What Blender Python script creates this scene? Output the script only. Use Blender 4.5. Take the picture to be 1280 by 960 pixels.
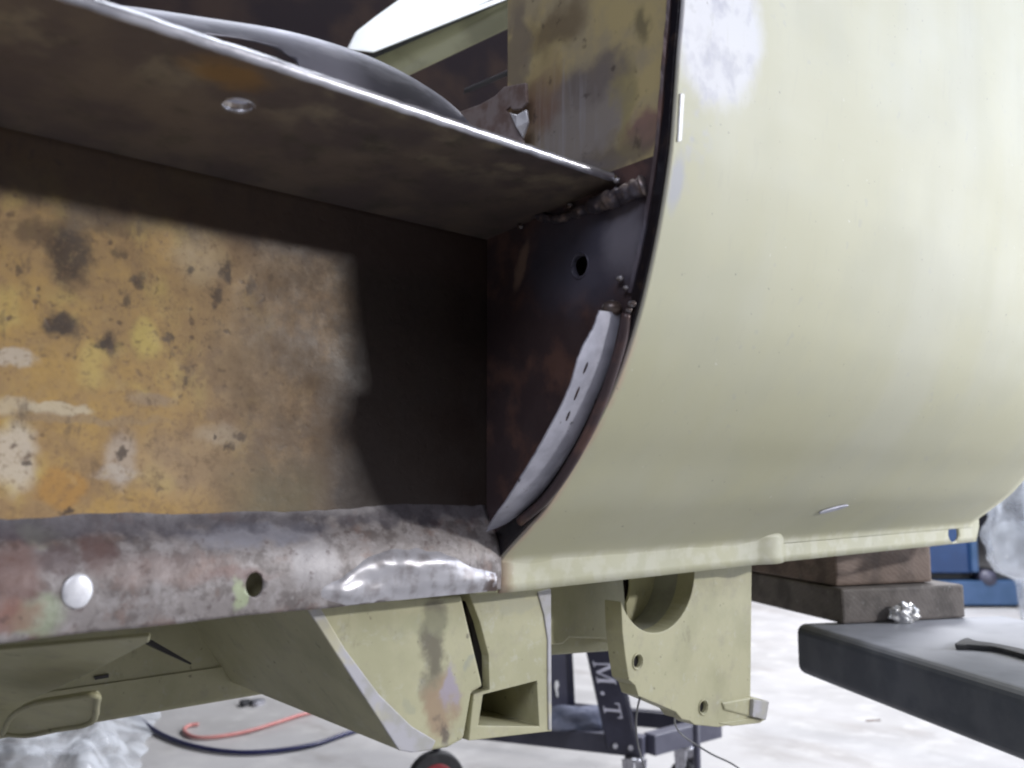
import bpy, bmesh, math, random
import numpy as np
from mathutils import Vector, Matrix, noise as mnoise

random.seed(7)
for o in list(bpy.data.objects):
    bpy.data.objects.remove(o)
SC = bpy.context.scene
COL = SC.collection

# ------------------------------------------------------------------ camera
HC = 0.85                    # camera height above the workshop floor
F = 1100.0                   # focal length in pixels of a 1280 wide picture
PITCH = math.atan2(120, F)   # camera looks slightly up
# the van's sill runs along +X, inwards is +Y, up is +Z; measured from the camera
AX = np.array([[0.75138563, -0.07156054, 0.65597158],
               [-0.65986334, -0.0814859, 0.74695409],
               [0.0, 0.99410218, 0.10844751]])
cam = bpy.data.cameras.new('camera')
cam.sensor_width = 36.0
cam.lens = 36.0 * F / 1280.0
cam.clip_start = 0.02
cam.clip_end = 200
co = bpy.data.objects.new('camera', cam)
COL.objects.link(co)
rot = Matrix([[AX[i][0], AX[i][1], -AX[i][2]] for i in range(3)])
co.matrix_world = Matrix.Translation((0, 0, HC)) @ rot.to_4x4()
SC.camera = co
cam.dof.use_dof = True
cam.dof.focus_distance = 0.80
cam.dof.aperture_fstop = 7.0

# ------------------------------------------------------------------ light
world = bpy.data.worlds.new('World')
SC.world = world
world.use_nodes = True
bg = world.node_tree.nodes['Background']
bg.inputs[0].default_value = (0.74, 0.76, 1.0, 1)
bg.inputs[1].default_value = 0.03


def area(name, loc, target, sx, sy, power, col):
    l = bpy.data.lights.new(name, 'AREA')
    l.shape = 'RECTANGLE'
    l.size, l.size_y = sx, sy
    l.energy = power
    l.color = col
    o = bpy.data.objects.new(name, l)
    COL.objects.link(o)
    o.location = loc
    d = Vector(target) - Vector(loc)
    o.rotation_euler = d.to_track_quat('-Z', 'Y').to_euler()
    return o


KEY = np.array([0.56, -0.79, 0.285])
KEY /= np.linalg.norm(KEY)
kp = np.array([0.35, 0.5, 0.05 + HC]) + KEY * 6.0
area('window_light', kp, (0.35, 0.5, HC), 0.55, 0.22, 205, (1.0, 0.985, 0.975))
area('soft_fill_light', (5.6, -1.9, 1.5), (0.8, 0.6, 0.9), 2.4, 2.6, 120, (0.90, 0.94, 1.0))  # broad soft fill added for the skin, placed to miss the recess
area('high_window_light', (5.2, -2.6, 3.6), (0.9, 0.5, 1.1), 2.6, 1.6, 115, (0.68, 0.78, 1.0))
area('overhead_area_light', (4.6, 2.6, 3.4), (4.2, 2.6, 0), 2.6, 2.6, 310, (0.94, 0.95, 1.0))
area('overhead_area_light', (-1.9, -1.3, 3.0), (0.5, 0.6, 0.9), 1.8, 1.2, 52, (0.86, 0.89, 1.0))  # added on the left to brighten the post
area('overhead_area_light', (1.0, 1.1, 3.3), (0.9, 1.0, 0.8), 1.6, 0.8, 45, (0.9, 0.94, 1.0))  # added above the van to brighten the interior trim

SC.cycles.filter_width = 2.1
SC.cycles.max_bounces = 6
SC.cycles.diffuse_bounces = 3
SC.cycles.glossy_bounces = 3
SC.cycles.transparent_max_bounces = 8
vs = SC.view_settings
vs.view_transform = 'Standard'
vs.look = 'None'
vs.exposure = 0.0
vs.gamma = 1.0
vs.use_curve_mapping = False


# ------------------------------------------------------------------ helpers
def ray(px, py):
    return AX @ np.array([(px - 640) / F, (480 - py) / F, 1.0])


def onX(px, py, X):
    r = ray(px, py)
    return r * (X / r[0])


def onY(px, py, Y):
    r = ray(px, py)
    return r * (Y / r[1])


def onZ(px, py, Z):
    r = ray(px, py)
    return r * (Z / r[2])


def dep(px, py, d):
    return ray(px, py) * d


XE = 0.4631       # where the outer skin has been cut off
YW = 0.56         # plane of the inner sill wall


def root(name, loc, label, cat, group=None):
    o = bpy.data.objects.new(name, None)
    COL.objects.link(o)
    o.location = (loc[0], loc[1], loc[2] + HC)
    o['label'] = label
    o['category'] = cat
    o.empty_display_size = 0.05
    if group:
        o['group'] = group
    return o


def base_loc(p):
    while p is not None and p.parent is not None:
        p = p.parent
    return Vector(p.location) if p is not None else Vector((0, 0, 0))


def mesh(name, verts, faces, mat, parent=None, smooth=False, bevel=0.0, seg=2, origin=None, label=None):
    me = bpy.data.meshes.new(name)
    off = base_loc(parent)
    if parent is None and origin is not None:
        off = Vector((origin[0], origin[1], origin[2] + HC))
    me.from_pydata([(v[0] - off.x, v[1] - off.y, v[2] + HC - off.z) for v in verts], [], [tuple(f) for f in faces])
    me.update()
    bm = bmesh.new()
    bm.from_mesh(me)
    bmesh.ops.recalc_face_normals(bm, faces=bm.faces)
    bm.to_mesh(me)
    bm.free()
    if mat:
        me.materials.append(mat)
    o = bpy.data.objects.new(name, me)
    COL.objects.link(o)
    if parent:
        o.parent = parent
    elif origin is not None:
        o.location = off
    if smooth:
        for p in me.polygons:
            p.use_smooth = True
    if bevel:
        m = o.modifiers.new('bevel', 'BEVEL')
        m.width = bevel
        m.segments = seg
        m.limit_method = 'ANGLE'
        m.angle_limit = math.radians(40)
    if label:
        o['label'] = label
    return o


def thing(o, label, cat, group=None):
    o['label'] = label
    o['category'] = cat
    if group:
        o['group'] = group
    return o


def prism_pts(poly, vec):
    """closed prism: a list of 3D points and the vector they are pushed along"""
    n = len(poly)
    vec = np.asarray(vec, float)
    v = [np.asarray(p, float) for p in poly] + [np.asarray(p, float) + vec for p in poly]
    f = [list(range(n))[::-1], list(range(n, 2 * n))]
    for i in range(n):
        j = (i + 1) % n
        f.append([i, j, n + j, n + i])
    return v, f


def prism(name, poly, vec, mat, parent=None, bevel=0.0008, **k):
    v, f = prism_pts(poly, vec)
    return mesh(name, v, f, mat, parent, bevel=bevel, **k)


def grid_faces(nu, nv, closed_u=False):
    f = []
    for i in range(nu - (0 if closed_u else 1)):
        for j in range(nv - 1):
            a = i * nv + j
            b = ((i + 1) % nu) * nv + j
            f.append([a, b, b + 1, a + 1])
    return f


def tube_pts(path, rad, n=10, jitter=0.0, seed=0):
    path = [Vector(p) for p in path]
    m = len(path)
    v = []
    up = Vector((0.13, 0.21, 1)).normalized()
    for i, p in enumerate(path):
        t = (path[min(i + 1, m - 1)] - path[max(i - 1, 0)]).normalized()
        a = t.cross(up)
        if a.length < 1e-3:
            a = t.cross(Vector((1, 0, 0)))
        a.normalize()
        b = t.cross(a).normalized()
        r = rad[i] if hasattr(rad, '__len__') else rad
        for k in range(n):
            w = 2 * math.pi * k / n
            d = a * math.cos(w) + b * math.sin(w)
            rr = r
            if jitter:
                rr *= 1 + jitter * mnoise.noise((p + d * r) * (1.1 / max(r, 1e-4)) + Vector((seed, 0, 0)))
            v.append(p + d * rr)
    f = []
    for i in range(m - 1):
        for k in range(n):
            k2 = (k + 1) % n
            f.append([i * n + k, (i + 1) * n + k, (i + 1) * n + k2, i * n + k2])
    f.append(list(range(n))[::-1])
    f.append([(m - 1) * n + k for k in range(n)])
    return v, f


def tube(name, path, rad, mat, parent=None, n=10, smooth=True, jitter=0.0, **k):
    v, f = tube_pts(path, rad, n, jitter)
    return mesh(name, v, f, mat, parent, smooth=smooth, **k)


def crom(pts, n=8):
    """Catmull-Rom through points"""
    P = [np.asarray(p, float) for p in pts]
    P = [2 * P[0] - P[1]] + P + [2 * P[-1] - P[-2]]
    out = []
    for i in range(1, len(P) - 2):
        for k in range(n):
            t = k / n
            out.append(0.5 * (2 * P[i] + (P[i + 1] - P[i - 1]) * t + (2 * P[i - 1] - 5 * P[i] + 4 * P[i + 1] - P[i + 2]) * t * t
                              + (3 * P[i] - P[i - 1] - 3 * P[i + 1] + P[i + 2]) * t ** 3))
    out.append(P[-2])
    return out


def ngon(c, u, v, ru, rv, n=24):
    c, u, v = np.asarray(c, float), np.asarray(u, float), np.asarray(v, float)
    return [c + u * ru * math.cos(2 * math.pi * k / n) + v * rv * math.sin(2 * math.pi * k / n) for k in range(n)]


def cut(o, cutters, keep=True):
    """subtract closed prisms (verts, faces in camera frame) from object o"""
    tmp = []
    for v, f in cutters:
        c = mesh('cutter', v, f, None, None)
        m = o.modifiers.new('cut', 'BOOLEAN')
        m.object = c
        m.operation = 'DIFFERENCE'
        m.solver = 'EXACT'
        tmp.append(c)
    # cutters are in world space, object under its parent: evaluate
    bpy.context.view_layer.update()
    dg = bpy.context.evaluated_depsgraph_get()
    ev = o.evaluated_get(dg)
    me = bpy.data.meshes.new_from_object(ev)
    o.modifiers.clear()
    old = o.data
    nm = old.name
    o.data = me
    bpy.data.meshes.remove(old)
    me.name = nm
    for c in tmp:
        d = c.data
        bpy.data.objects.remove(c)
        bpy.data.meshes.remove(d)
    return o


def add_bevel(o, w, seg=2, ang=40):
    m = o.modifiers.new('bevel', 'BEVEL')
    m.width = w
    m.segments = seg
    m.limit_method = 'ANGLE'
    m.angle_limit = math.radians(ang)


# ------------------------------------------------------------------ materials
class Mat:
    def __init__(s, name, rough=0.5, metal=0.0, spec=0.5):
        s.m = bpy.data.materials.new(name)
        s.m.use_nodes = True
        s.nt = s.m.node_tree
        s.b = s.nt.nodes['Principled BSDF']
        s.b.inputs['Roughness'].default_value = rough
        s.b.inputs['Metallic'].default_value = metal
        s.b.inputs['Specular IOR Level'].default_value = spec
        g = s.nt.nodes.new('ShaderNodeNewGeometry')
        sub = s.nt.nodes.new('ShaderNodeVectorMath')
        sub.operation = 'SUBTRACT'
        sub.inputs[1].default_value = (0, 0, HC)
        s.nt.links.new(g.outputs['Position'], sub.inputs[0])
        s.P = sub.outputs[0]

    def link(s, a, b):
        s.nt.links.new(a, b)

    def put(s, sock, x):
        if isinstance(x, (int, float)):
            sock.default_value = x
        elif isinstance(x, tuple):
            sock.default_value = x if len(x) == len(sock.default_value) else (*x, 1)
        else:
            s.link(x, sock)

    def noise(s, scale, detail=4, rough=0.55, dist=0.0, stretch=None, seed=0.0, color=False):
        n = s.nt.nodes.new('ShaderNodeTexNoise')
        n.inputs['Scale'].default_value = scale
        n.inputs['Detail'].default_value = detail
        n.inputs['Roughness'].default_value = rough
        n.inputs['Distortion'].default_value = dist
        src = s.P
        if stretch or seed:
            mp = s.nt.nodes.new('ShaderNodeMapping')
            mp.inputs['Scale'].default_value = stretch or (1, 1, 1)
            mp.inputs['Location'].default_value = (seed, seed * 0.7, seed * 1.3)
            s.link(src, mp.inputs[0])
            src = mp.outputs[0]
        s.link(src, n.inputs['Vector'])
        return n.outputs['Color'] if color else n.outputs['Fac']

    def warp(s, scale, amt, seed=3.1):
        """position wobbled by noise, for ragged edges"""
        c = s.noise(scale, 3, color=True, seed=seed)
        a = s.nt.nodes.new('ShaderNodeVectorMath')
        a.operation = 'SUBTRACT'
        s.link(c, a.inputs[0])
        a.inputs[1].default_value = (0.5, 0.5, 0.5)
        m = s.nt.nodes.new('ShaderNodeVectorMath')
        m.operation = 'MULTIPLY_ADD'
        s.link(a.outputs[0], m.inputs[0])
        m.inputs[1].default_value = (amt, amt, amt)
        s.link(s.P, m.inputs[2])
        return m.outputs[0]

    def step(s, x, lo, hi, a=0.0, b=1.0):
        n = s.nt.nodes.new('ShaderNodeMapRange')
        n.interpolation_type = 'SMOOTHSTEP'
        s.put(n.inputs['Value'], x)
        n.inputs['From Min'].default_value = lo
        n.inputs['From Max'].default_value = hi
        n.inputs['To Min'].default_value = a
        n.inputs['To Max'].default_value = b
        return n.outputs[0]

    def math(s, op, a, b=0.0):
        n = s.nt.nodes.new('ShaderNodeMath')
        n.operation = op
        s.put(n.inputs[0], a)
        s.put(n.inputs[1], b)
        return n.outputs[0]

    def mul(s, a, b):
        return s.math('MULTIPLY', a, b)

    def mx(s, a, b):
        return s.math('MAXIMUM', a, b)

    def axis(s, k, vec=None):
        n = s.nt.nodes.new('ShaderNodeSeparateXYZ')
        s.link(vec if vec is not None else s.P, n.inputs[0])
        return n.outputs[k]

    def blob(s, P, c, r, soft=0.25, rot=(0, 0, 0)):
        mp = s.nt.nodes.new('ShaderNodeMapping')
        mp.vector_type = 'TEXTURE'
        mp.inputs['Location'].default_value = tuple(float(q) for q in c)
        mp.inputs['Rotation'].default_value = rot
        mp.inputs['Scale'].default_value = tuple(float(q) for q in r)
        s.link(P, mp.inputs[0])
        l = s.nt.nodes.new('ShaderNodeVectorMath')
        l.operation = 'LENGTH'
        s.link(mp.outputs[0], l.inputs[0])
        return s.step(l.outputs['Value'], 1 + soft, 1 - soft)

    def mix(s, a, b, fac):
        n = s.nt.nodes.new('ShaderNodeMix')
        n.data_type = 'RGBA'
        s.put(n.inputs[0], fac)
        s.put(n.inputs[6], a)
        s.put(n.inputs[7], b)
        return n.outputs[2]

    def col(s, c):
        s.put(s.b.inputs['Base Color'], c)
        return s

    def rough(s, x):
        s.put(s.b.inputs['Roughness'], x)
        return s

    def metal(s, x):
        s.put(s.b.inputs['Metallic'], x)
        return s

    def bump(s, h, strength=0.3, dist=0.001):
        n = s.nt.nodes.new('ShaderNodeBump')
        n.inputs['Strength'].default_value = strength
        n.inputs['Distance'].default_value = dist
        s.link(h, n.inputs['Height'])
        s.link(n.outputs[0], s.b.inputs['Normal'])
        return s


def wall_blob(px, py, rx, ry, Y=YW, thick=10.0):
    """centre and radii on a plane Y = const from a place and size in the picture"""
    c = onY(px, py, Y)
    a, b = onY(px - rx, py, Y), onY(px + rx, py, Y)
    d, e = onY(px, py - ry, Y), onY(px, py + ry, Y)
    return c, (abs(b[0] - a[0]) / 2, thick, abs(e[2] - d[2]) / 2)


def post_blob(px, py, rx, ry, thick=10.0):
    c = onX(px, py, XE)
    a, b = onX(px - rx, py, XE), onX(px + rx, py, XE)
    d, e = onX(px, py - ry, XE), onX(px, py + ry, XE)
    return c, (thick, abs(b[1] - a[1]) / 2, abs(e[2] - d[2]) / 2)


# pale green primer of the outer skin
m = Mat('pale_green_paint', 0.36)
G = (0.475, 0.462, 0.315)
c = m.mix(G, (0.455, 0.446, 0.315), m.step(m.noise(9, 3), 0.42, 0.62))
c = m.mix(c, (0.48, 0.475, 0.35), m.mul(m.step(m.noise(30, 5, stretch=(1, 1, 0.25), seed=2), 0.5, 0.75), 0.2))
w = m.warp(60, 0.02)
fil = m.blob(w, (0.505, 0.355, 0.325), (0.052, 1, 0.058), 0.22)
c = m.mix(c, (0.62, 0.62, 0.66), m.mul(fil, 0.95))
fil2 = m.mul(m.blob(w, (0.487, 0.355, 0.262), (0.02, 1, 0.05), 0.5), m.step(m.noise(80, 3, seed=5), 0.45, 0.65))
c = m.mix(c, (0.42, 0.42, 0.47), m.mul(fil2, 0.5))
smg = m.mul(fil, m.step(m.noise(45, 4, seed=8), 0.5, 0.72))
c = m.mix(c, (0.37, 0.37, 0.44), m.mul(smg, 0.8))
sw = m.blob(m.warp(40, 0.012), (0.474, 0.36, 0.205), (0.006, 1, 0.018), 0.5)
c = m.mix(c, (0.36, 0.37, 0.45), m.mul(sw, 0.7))
# pink rusty tint next to the cut, and grey tack marks
edge = m.step(m.axis(0), XE + 0.011, XE + 0.001)
low = m.mul(m.step(m.axis(2), 0.13, 0.07), m.step(m.noise(30, 3, seed=4), 0.35, 0.55))
c = m.mix(c, (0.50, 0.28, 0.23), m.mul(m.mul(edge, low), 0.55))
c = m.mix(c, (0.25, 0.24, 0.26), m.mul(m.step(m.axis(0), XE + 0.004, XE + 0.0005), 0.55))
tack = m.mul(m.step(m.noise(70, 2, seed=11), 0.68, 0.76), 0.25)
c = m.mix(c, (0.33, 0.33, 0.33), tack)
# worn lighter paint on the flange
flg = m.mul(m.step(m.axis(2), -0.058, -0.066), m.step(m.noise(55, 4, seed=21), 0.45, 0.62))
c = m.mix(c, (0.56, 0.55, 0.45), m.mul(flg, 0.6))
cnr = m.blob(m.warp(70, 0.02), (XE, 0.54, -0.08), (0.014, 1, 0.018), 0.5)
c = m.mix(c, (0.42, 0.30, 0.21), m.mul(cnr, 0.6))
# sanding haze, drips, specks of dirt
c = m.mix(c, (0.53, 0.53, 0.47), m.mul(m.step(m.noise(3.5, 4, stretch=(1.6, 1, 0.35), seed=31), 0.48, 0.68), 0.22))
c = m.mix(c, (0.40, 0.39, 0.30), m.mul(m.step(m.noise(160, 3, stretch=(1, 1, 0.12), seed=17), 0.58, 0.75), 0.22))
c = m.mix(c, (0.20, 0.18, 0.15), m.mul(m.step(m.noise(190, 2, seed=41), 0.735, 0.77), 0.7))
c = m.mix(c, (0.66, 0.66, 0.62), m.mul(m.step(m.noise(150, 2, seed=47), 0.745, 0.78), 0.6))
m.col(c)
m.rough(m.math('ADD', m.step(m.noise(14, 4, seed=6), 0.3, 0.7, 0.48, 0.53), m.mul(m.step(m.noise(220, 3, stretch=(0.08, 1, 1), seed=7), 0.4, 0.7), 0.02)))
m.bump(m.math('ADD', m.noise(22, 3, seed=1), m.mul(m.noise(320, 2, seed=12), 0.05)), 0.045, 0.004)
M_SKIN = m.m

# the same primer on the underbody, with dirt
m = Mat('green_underbody_paint', 0.5)
c = m.mix((0.44, 0.42, 0.27), (0.375, 0.36, 0.225), m.step(m.noise(18, 4), 0.4, 0.65))
c = m.mix(c, (0.13, 0.115, 0.08), m.mul(m.step(m.noise(130, 3, seed=3), 0.67, 0.74), 0.7))
c = m.mix(c, (0.31, 0.28, 0.22), m.mul(m.step(m.noise(38, 6, 0.7, seed=9), 0.50, 0.72), 0.5))
c = m.mix(c, (0.50, 0.50, 0.42), m.mul(m.step(m.noise(70, 5, 0.7, seed=29), 0.55, 0.70), 0.4))
c = m.mix(c, (0.12, 0.10, 0.075), m.mul(m.step(m.noise(26, 6, 0.75, stretch=(1, 1, 0.5), seed=39), 0.60, 0.74), 0.45))
w = m.warp(55, 0.034)
for (px, py, rx, ry, colr, a) in [(541, 800, 15, 62, (0.10, 0.085, 0.06), 0.85), (551, 882, 18, 34, (0.30, 0.20, 0.13), 0.8),
                                  (563, 858, 9, 20, (0.34, 0.30, 0.36), 0.9), (553, 910, 6, 16, (0.09, 0.07, 0.06), 0.8),
                                  (525, 780, 40, 16, (0.33, 0.33, 0.20), 0.5), (650, 756, 40, 10, (0.38, 0.37, 0.28), 0.6),
                                  (510, 885, 7, 9, (0.33, 0.33, 0.24), 0.6), (588, 822, 6, 6, (0.30, 0.31, 0.25), 0.7)]:
    q, r = wall_blob(px, py, rx, ry, 0.566, 0.03)
    c = m.mix(c, colr, m.mul(m.blob(w, q, r, 0.5), a))
m.col(c)
m.bump(m.noise(60, 4, seed=1), 0.15, 0.002)
M_UNDER = m.m

m = Mat('worn_edge_paint', 0.45)
c = m.mix((0.44, 0.43, 0.46), (0.38, 0.37, 0.35), m.step(m.noise(60, 4), 0.4, 0.65))
m.col(m.mix(c, (0.5, 0.47, 0.33), m.step(m.noise(25, 3, seed=4), 0.5, 0.65)))
M_EDGE = m.m

# inner sill wall: old ochre paint, rust, grey filler; shade painted in at top and closed end
m = Mat('rusty_ochre_wall', 0.55)
n1 = m.noise(18, 9, 0.7)
c = m.mix((0.40, 0.245, 0.07), (0.32, 0.205, 0.095), m.step(n1, 0.40, 0.62))
c = m.mix(c, (0.52, 0.39, 0.12), m.mul(m.step(m.noise(28, 4, seed=2), 0.52, 0.70), 0.7))
c = m.mix(c, (0.29, 0.19, 0.11), m.mul(m.step(m.axis(0), 0.18, 0.29), 0.75))
rb = m.mul(m.step(m.noise(55, 5, 0.6, seed=7), 0.50, 0.66), m.step(m.axis(0), 0.12, 0.26, 0.35, 1.0))
c = m.mix(c, (0.16, 0.09, 0.05), m.mul(rb, 0.62))
w = m.warp(60, 0.015)
w2 = m.warp(130, 0.015, 9.0)
for (px, py, rx, ry, colr, a, sf) in [
        (20, 570, 26, 42, (0.55, 0.48, 0.39), 0.8, 0.35), (15, 448, 34, 11, (0.50, 0.42, 0.33), 0.9, 0.25),
        (70, 512, 46, 8, (0.52, 0.44, 0.31), 0.85, 0.25), (18, 508, 22, 12, (0.50, 0.42, 0.30), 0.7, 0.3),
        (152, 573, 20, 34, (0.47, 0.40, 0.34), 0.7, 0.45), (148, 592, 30, 9, (0.47, 0.42, 0.37), 0.6, 0.45),
        (275, 545, 26, 14, (0.46, 0.38, 0.28), 0.7, 0.5), (75, 610, 30, 26, (0.40, 0.21, 0.05), 0.8, 0.25),
        (190, 500, 30, 10, (0.30, 0.22, 0.15), 0.7, 0.4), (100, 524, 110, 5, (0.30, 0.21, 0.12), 0.7, 0.5),
        (185, 425, 18, 24, (0.55, 0.43, 0.12), 0.7, 0.4), (105, 270, 22, 22, (0.46, 0.33, 0.18), 0.8, 0.4),
        (250, 325, 30, 30, (0.48, 0.37, 0.22), 0.6, 0.5), (380, 330, 60, 30, (0.36, 0.27, 0.18), 0.7, 0.6),
        (230, 580, 70, 40, (0.36, 0.26, 0.16), 0.5, 0.6), (320, 470, 60, 60, (0.28, 0.20, 0.12), 0.5, 0.6)]:
    q, r = wall_blob(px, py, rx, ry)
    c = m.mix(c, colr, m.mul(m.blob(w, q, r, sf), a))
for (px, py, rx, ry, a) in [(88, 318, 26, 40, 0.9), (120, 275, 50, 18, 0.6), (76, 406, 20, 16, 0.95), (136, 429, 12, 13, 0.95), (50, 290, 40, 16, 0.6),
                            (22, 335, 5, 9, 0.7), (158, 376, 8, 10, 0.7), (172, 352, 10, 10, 0.8), (238, 338, 7, 7, 0.8), (284, 338, 7, 14, 0.85),
                            (270, 372, 6, 10, 0.8), (312, 358, 6, 9, 0.8), (340, 345, 6, 6, 0.6), (215, 422, 6, 7, 0.8), (230, 476, 5, 5, 0.7),
                            (268, 548, 4, 4, 0.8), (300, 546, 8, 5, 0.8), (286, 557, 4, 4, 0.8), (152, 568, 6, 6, 0.8), (36, 577, 5, 5, 0.8),
                            (85, 640, 8, 6, 0.9), (150, 318, 8, 8, 0.6), (320, 300, 6, 10, 0.6)]:
    q, r = wall_blob(px, py, rx, ry)
    c = m.mix(c, (0.045, 0.028, 0.02), m.mul(m.blob(w2, q, r, 0.45), a))
sp = m.mul(m.step(m.noise(165, 1.5, 0.5, seed=5), 0.58, 0.76), m.step(m.noise(16, 3, seed=13), 0.36, 0.56))
c = m.mix(c, (0.080, 0.045, 0.028), m.mul(sp, 0.8))
c = m.mix(c, (0.14, 0.085, 0.045), m.mul(m.step(m.noise(75, 6, 0.7, seed=15), 0.53, 0.72), 0.65))
c = m.mix(c, (0.20, 0.12, 0.06), m.mul(m.step(m.noise(260, 4, 0.7, seed=51), 0.52, 0.68), 0.5))
c = m.mix(c, (0.46, 0.33, 0.15), m.mul(m.step(m.noise(95, 5, 0.7, seed=23), 0.55, 0.75), 0.4))
c = m.mix(c, (0.10, 0.065, 0.04), m.mul(m.step(m.noise(60, 6, 0.75, stretch=(1, 1, 0.45), seed=27), 0.56, 0.70), 0.6))
# dark purple primer low at the closed end, then painted recess shade
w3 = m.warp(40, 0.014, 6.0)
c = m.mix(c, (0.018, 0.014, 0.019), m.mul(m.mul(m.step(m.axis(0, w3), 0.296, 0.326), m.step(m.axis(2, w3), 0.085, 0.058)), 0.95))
c = m.mix(c, (0.11, 0.07, 0.04), m.mul(m.step(m.axis(0, w), 0.20, 0.31), m.step(m.noise(45, 6, 0.7, seed=19), 0.30, 0.62, 0.25, 0.95)))  # browner to the right: rust plus a painted fade into shade
c = m.mix(c, (0.026, 0.017, 0.014), m.mul(m.step(m.axis(0, w), 0.305, 0.345), 0.96))  # shade at the closed end put into the colour
c = m.mix(c, (0.042, 0.025, 0.020), m.mul(m.step(m.axis(2, w), 0.148, 0.170), 0.92))  # shade below the shelf put into the colour
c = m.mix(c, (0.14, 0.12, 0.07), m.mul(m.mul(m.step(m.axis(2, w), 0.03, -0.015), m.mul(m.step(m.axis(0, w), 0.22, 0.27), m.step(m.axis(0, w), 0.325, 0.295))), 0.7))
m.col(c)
m.rough(m.step(n1, 0.3, 0.7, 0.45, 0.75))
m.bump(m.math('SUBTRACT', m.noise(120, 5, seed=5), m.mul(sp, 0.35)), 0.35, 0.0010)
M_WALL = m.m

# underside of the shelf: brown oily rust
m = Mat('brown_rust_underside', 0.45)
c = m.mix((0.095, 0.074, 0.070), (0.135, 0.105, 0.085), m.step(m.noise(20, 5), 0.40, 0.62))
c = m.mix(c, (0.24, 0.20, 0.14), m.mul(m.step(m.noise(32, 5, seed=3), 0.48, 0.68), m.step(m.axis(1), 0.50, 0.415, 0.0, 0.9)))
c = m.mix(c, (0.24, 0.13, 0.04), m.mul(m.blob(m.warp(60, 0.02), (0.178, 0.43, 0.21), (0.02, 0.012, 1), 0.6), 0.8))
c = m.mix(c, (0.05, 0.05, 0.035), m.mul(m.step(m.noise(45, 6, 0.7, seed=8), 0.50, 0.70), 0.5))
m.col(c)
m.bump(m.noise(90, 5, seed=5), 0.3, 0.001)
M_SHELF = m.m

# upper door post: yellow brown patches and grinding marks
m = Mat('stained_post_paint', 0.42)
w = m.warp(38, 0.04)
c = m.mix((0.55, 0.45, 0.23), (0.44, 0.37, 0.24), m.step(m.noise(25, 5), 0.4, 0.62))
for (px, py, rx, ry, colr, a, sf) in [(720, 150, 56, 60, (0.29, 0.26, 0.25), 0.9, 0.3), (690, 35, 38, 28, (0.20, 0.15, 0.09), 0.8, 0.5),
                                      (650, 150, 30, 40, (0.20, 0.13, 0.10), 0.8, 0.5), (680, 120, 22, 40, (0.22, 0.13, 0.10), 0.6, 0.5),
                                      (740, 100, 40, 30, (0.20, 0.17, 0.155), 0.8, 0.4), (805, 160, 26, 22, (0.26, 0.15, 0.14), 0.85, 0.5),
                                      (800, 35, 10, 24, (0.15, 0.13, 0.08), 0.7, 0.5), (765, 195, 50, 22, (0.17, 0.14, 0.11), 0.8, 0.5),
                                      (715, 215, 40, 14, (0.20, 0.18, 0.19), 0.7, 0.5), (645, 60, 12, 80, (0.24, 0.20, 0.16), 0.8, 0.5),
                                      (780, 130, 12, 50, (0.34, 0.29, 0.13), 0.6, 0.6)]:
    q, r = post_blob(px, py, rx, ry)
    c = m.mix(c, colr, m.mul(m.blob(w, q, r, sf), a))
gr = m.mul(m.step(m.noise(150, 3, stretch=(1, 1, 0.06), seed=4), 0.5, 0.66), m.blob(w, post_blob(700, 155, 34, 75)[0], post_blob(700, 155, 34, 75)[1], 0.4))
c = m.mix(c, (0.40, 0.38, 0.40), m.mul(gr, 0.45))
c = m.mix(c, (0.06, 0.045, 0.04), m.mul(m.step(m.noise(75, 4, seed=6), 0.6, 0.72), 0.6))
m.col(c)
m.bump(m.noise(80, 4, seed=5), 0.25, 0.001)
M_POST = m.m

# lower closing panel: blued steel, scorched
m = Mat('scorched_steel', 0.40, 0.3)
c = m.mix((0.075, 0.052, 0.056), (0.15, 0.085, 0.072), m.step(m.noise(30, 5), 0.45, 0.65))
q, r = post_blob(735, 320, 75, 62)
c = m.mix(c, (0.10, 0.10, 0.14), m.mul(m.blob(m.warp(40, 0.03), q, r, 0.5), 0.9))
q, r = post_blob(652, 332, 5, 28)
c = m.mix(c, (0.32, 0.22, 0.17), m.mul(m.blob(m.warp(60, 0.01), q, r, 0.5, (0.35, 0, 0)), 0.9))
q, r = post_blob(780, 300, 22, 40)
c = m.mix(c, (0.27, 0.26, 0.31), m.mul(m.blob(m.warp(40, 0.02), q, r, 0.6), 0.8))
m.col(c)
m.rough(m.step(m.noise(50, 4, seed=4), 0.3, 0.7, 0.28, 0.55))
m.bump(m.noise(60, 4, seed=5), 0.25, 0.001)
M_CLOSE = m.m

m = Mat('black_edge_and_shade', 0.32)  # black for the sawn edge and for shade in gaps and holes
m.col(m.mix((0.012, 0.010, 0.014), (0.035, 0.024, 0.022), m.step(m.noise(80, 4), 0.5, 0.7)))
m.bump(m.noise(200, 3), 0.4, 0.001)
M_BLACK = m.m

m = Mat('ground_bare_steel', 0.3, 0.75)
m.col(m.mix((0.62, 0.62, 0.68), (0.42, 0.42, 0.47), m.step(m.noise(120, 4, stretch=(0.4, 1, 1)), 0.42, 0.62)))
m.bump(m.noise(300, 3), 0.3, 0.0006)
M_STEEL = m.m

m = Mat('matt_zinc_strip', 0.5, 0.15)
c = m.mix((0.50, 0.50, 0.58), (0.40, 0.40, 0.47), m.step(m.noise(60, 4), 0.4, 0.65))
c = m.mix(c, (0.05, 0.045, 0.06), m.mul(m.step(m.noise(120, 3, stretch=(1.2, 1, 0.5), seed=4), 0.66, 0.72), 0.9))
m.col(c)
m.bump(m.noise(90, 4, seed=3), 0.25, 0.001)
M_ZINC = m.m

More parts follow.
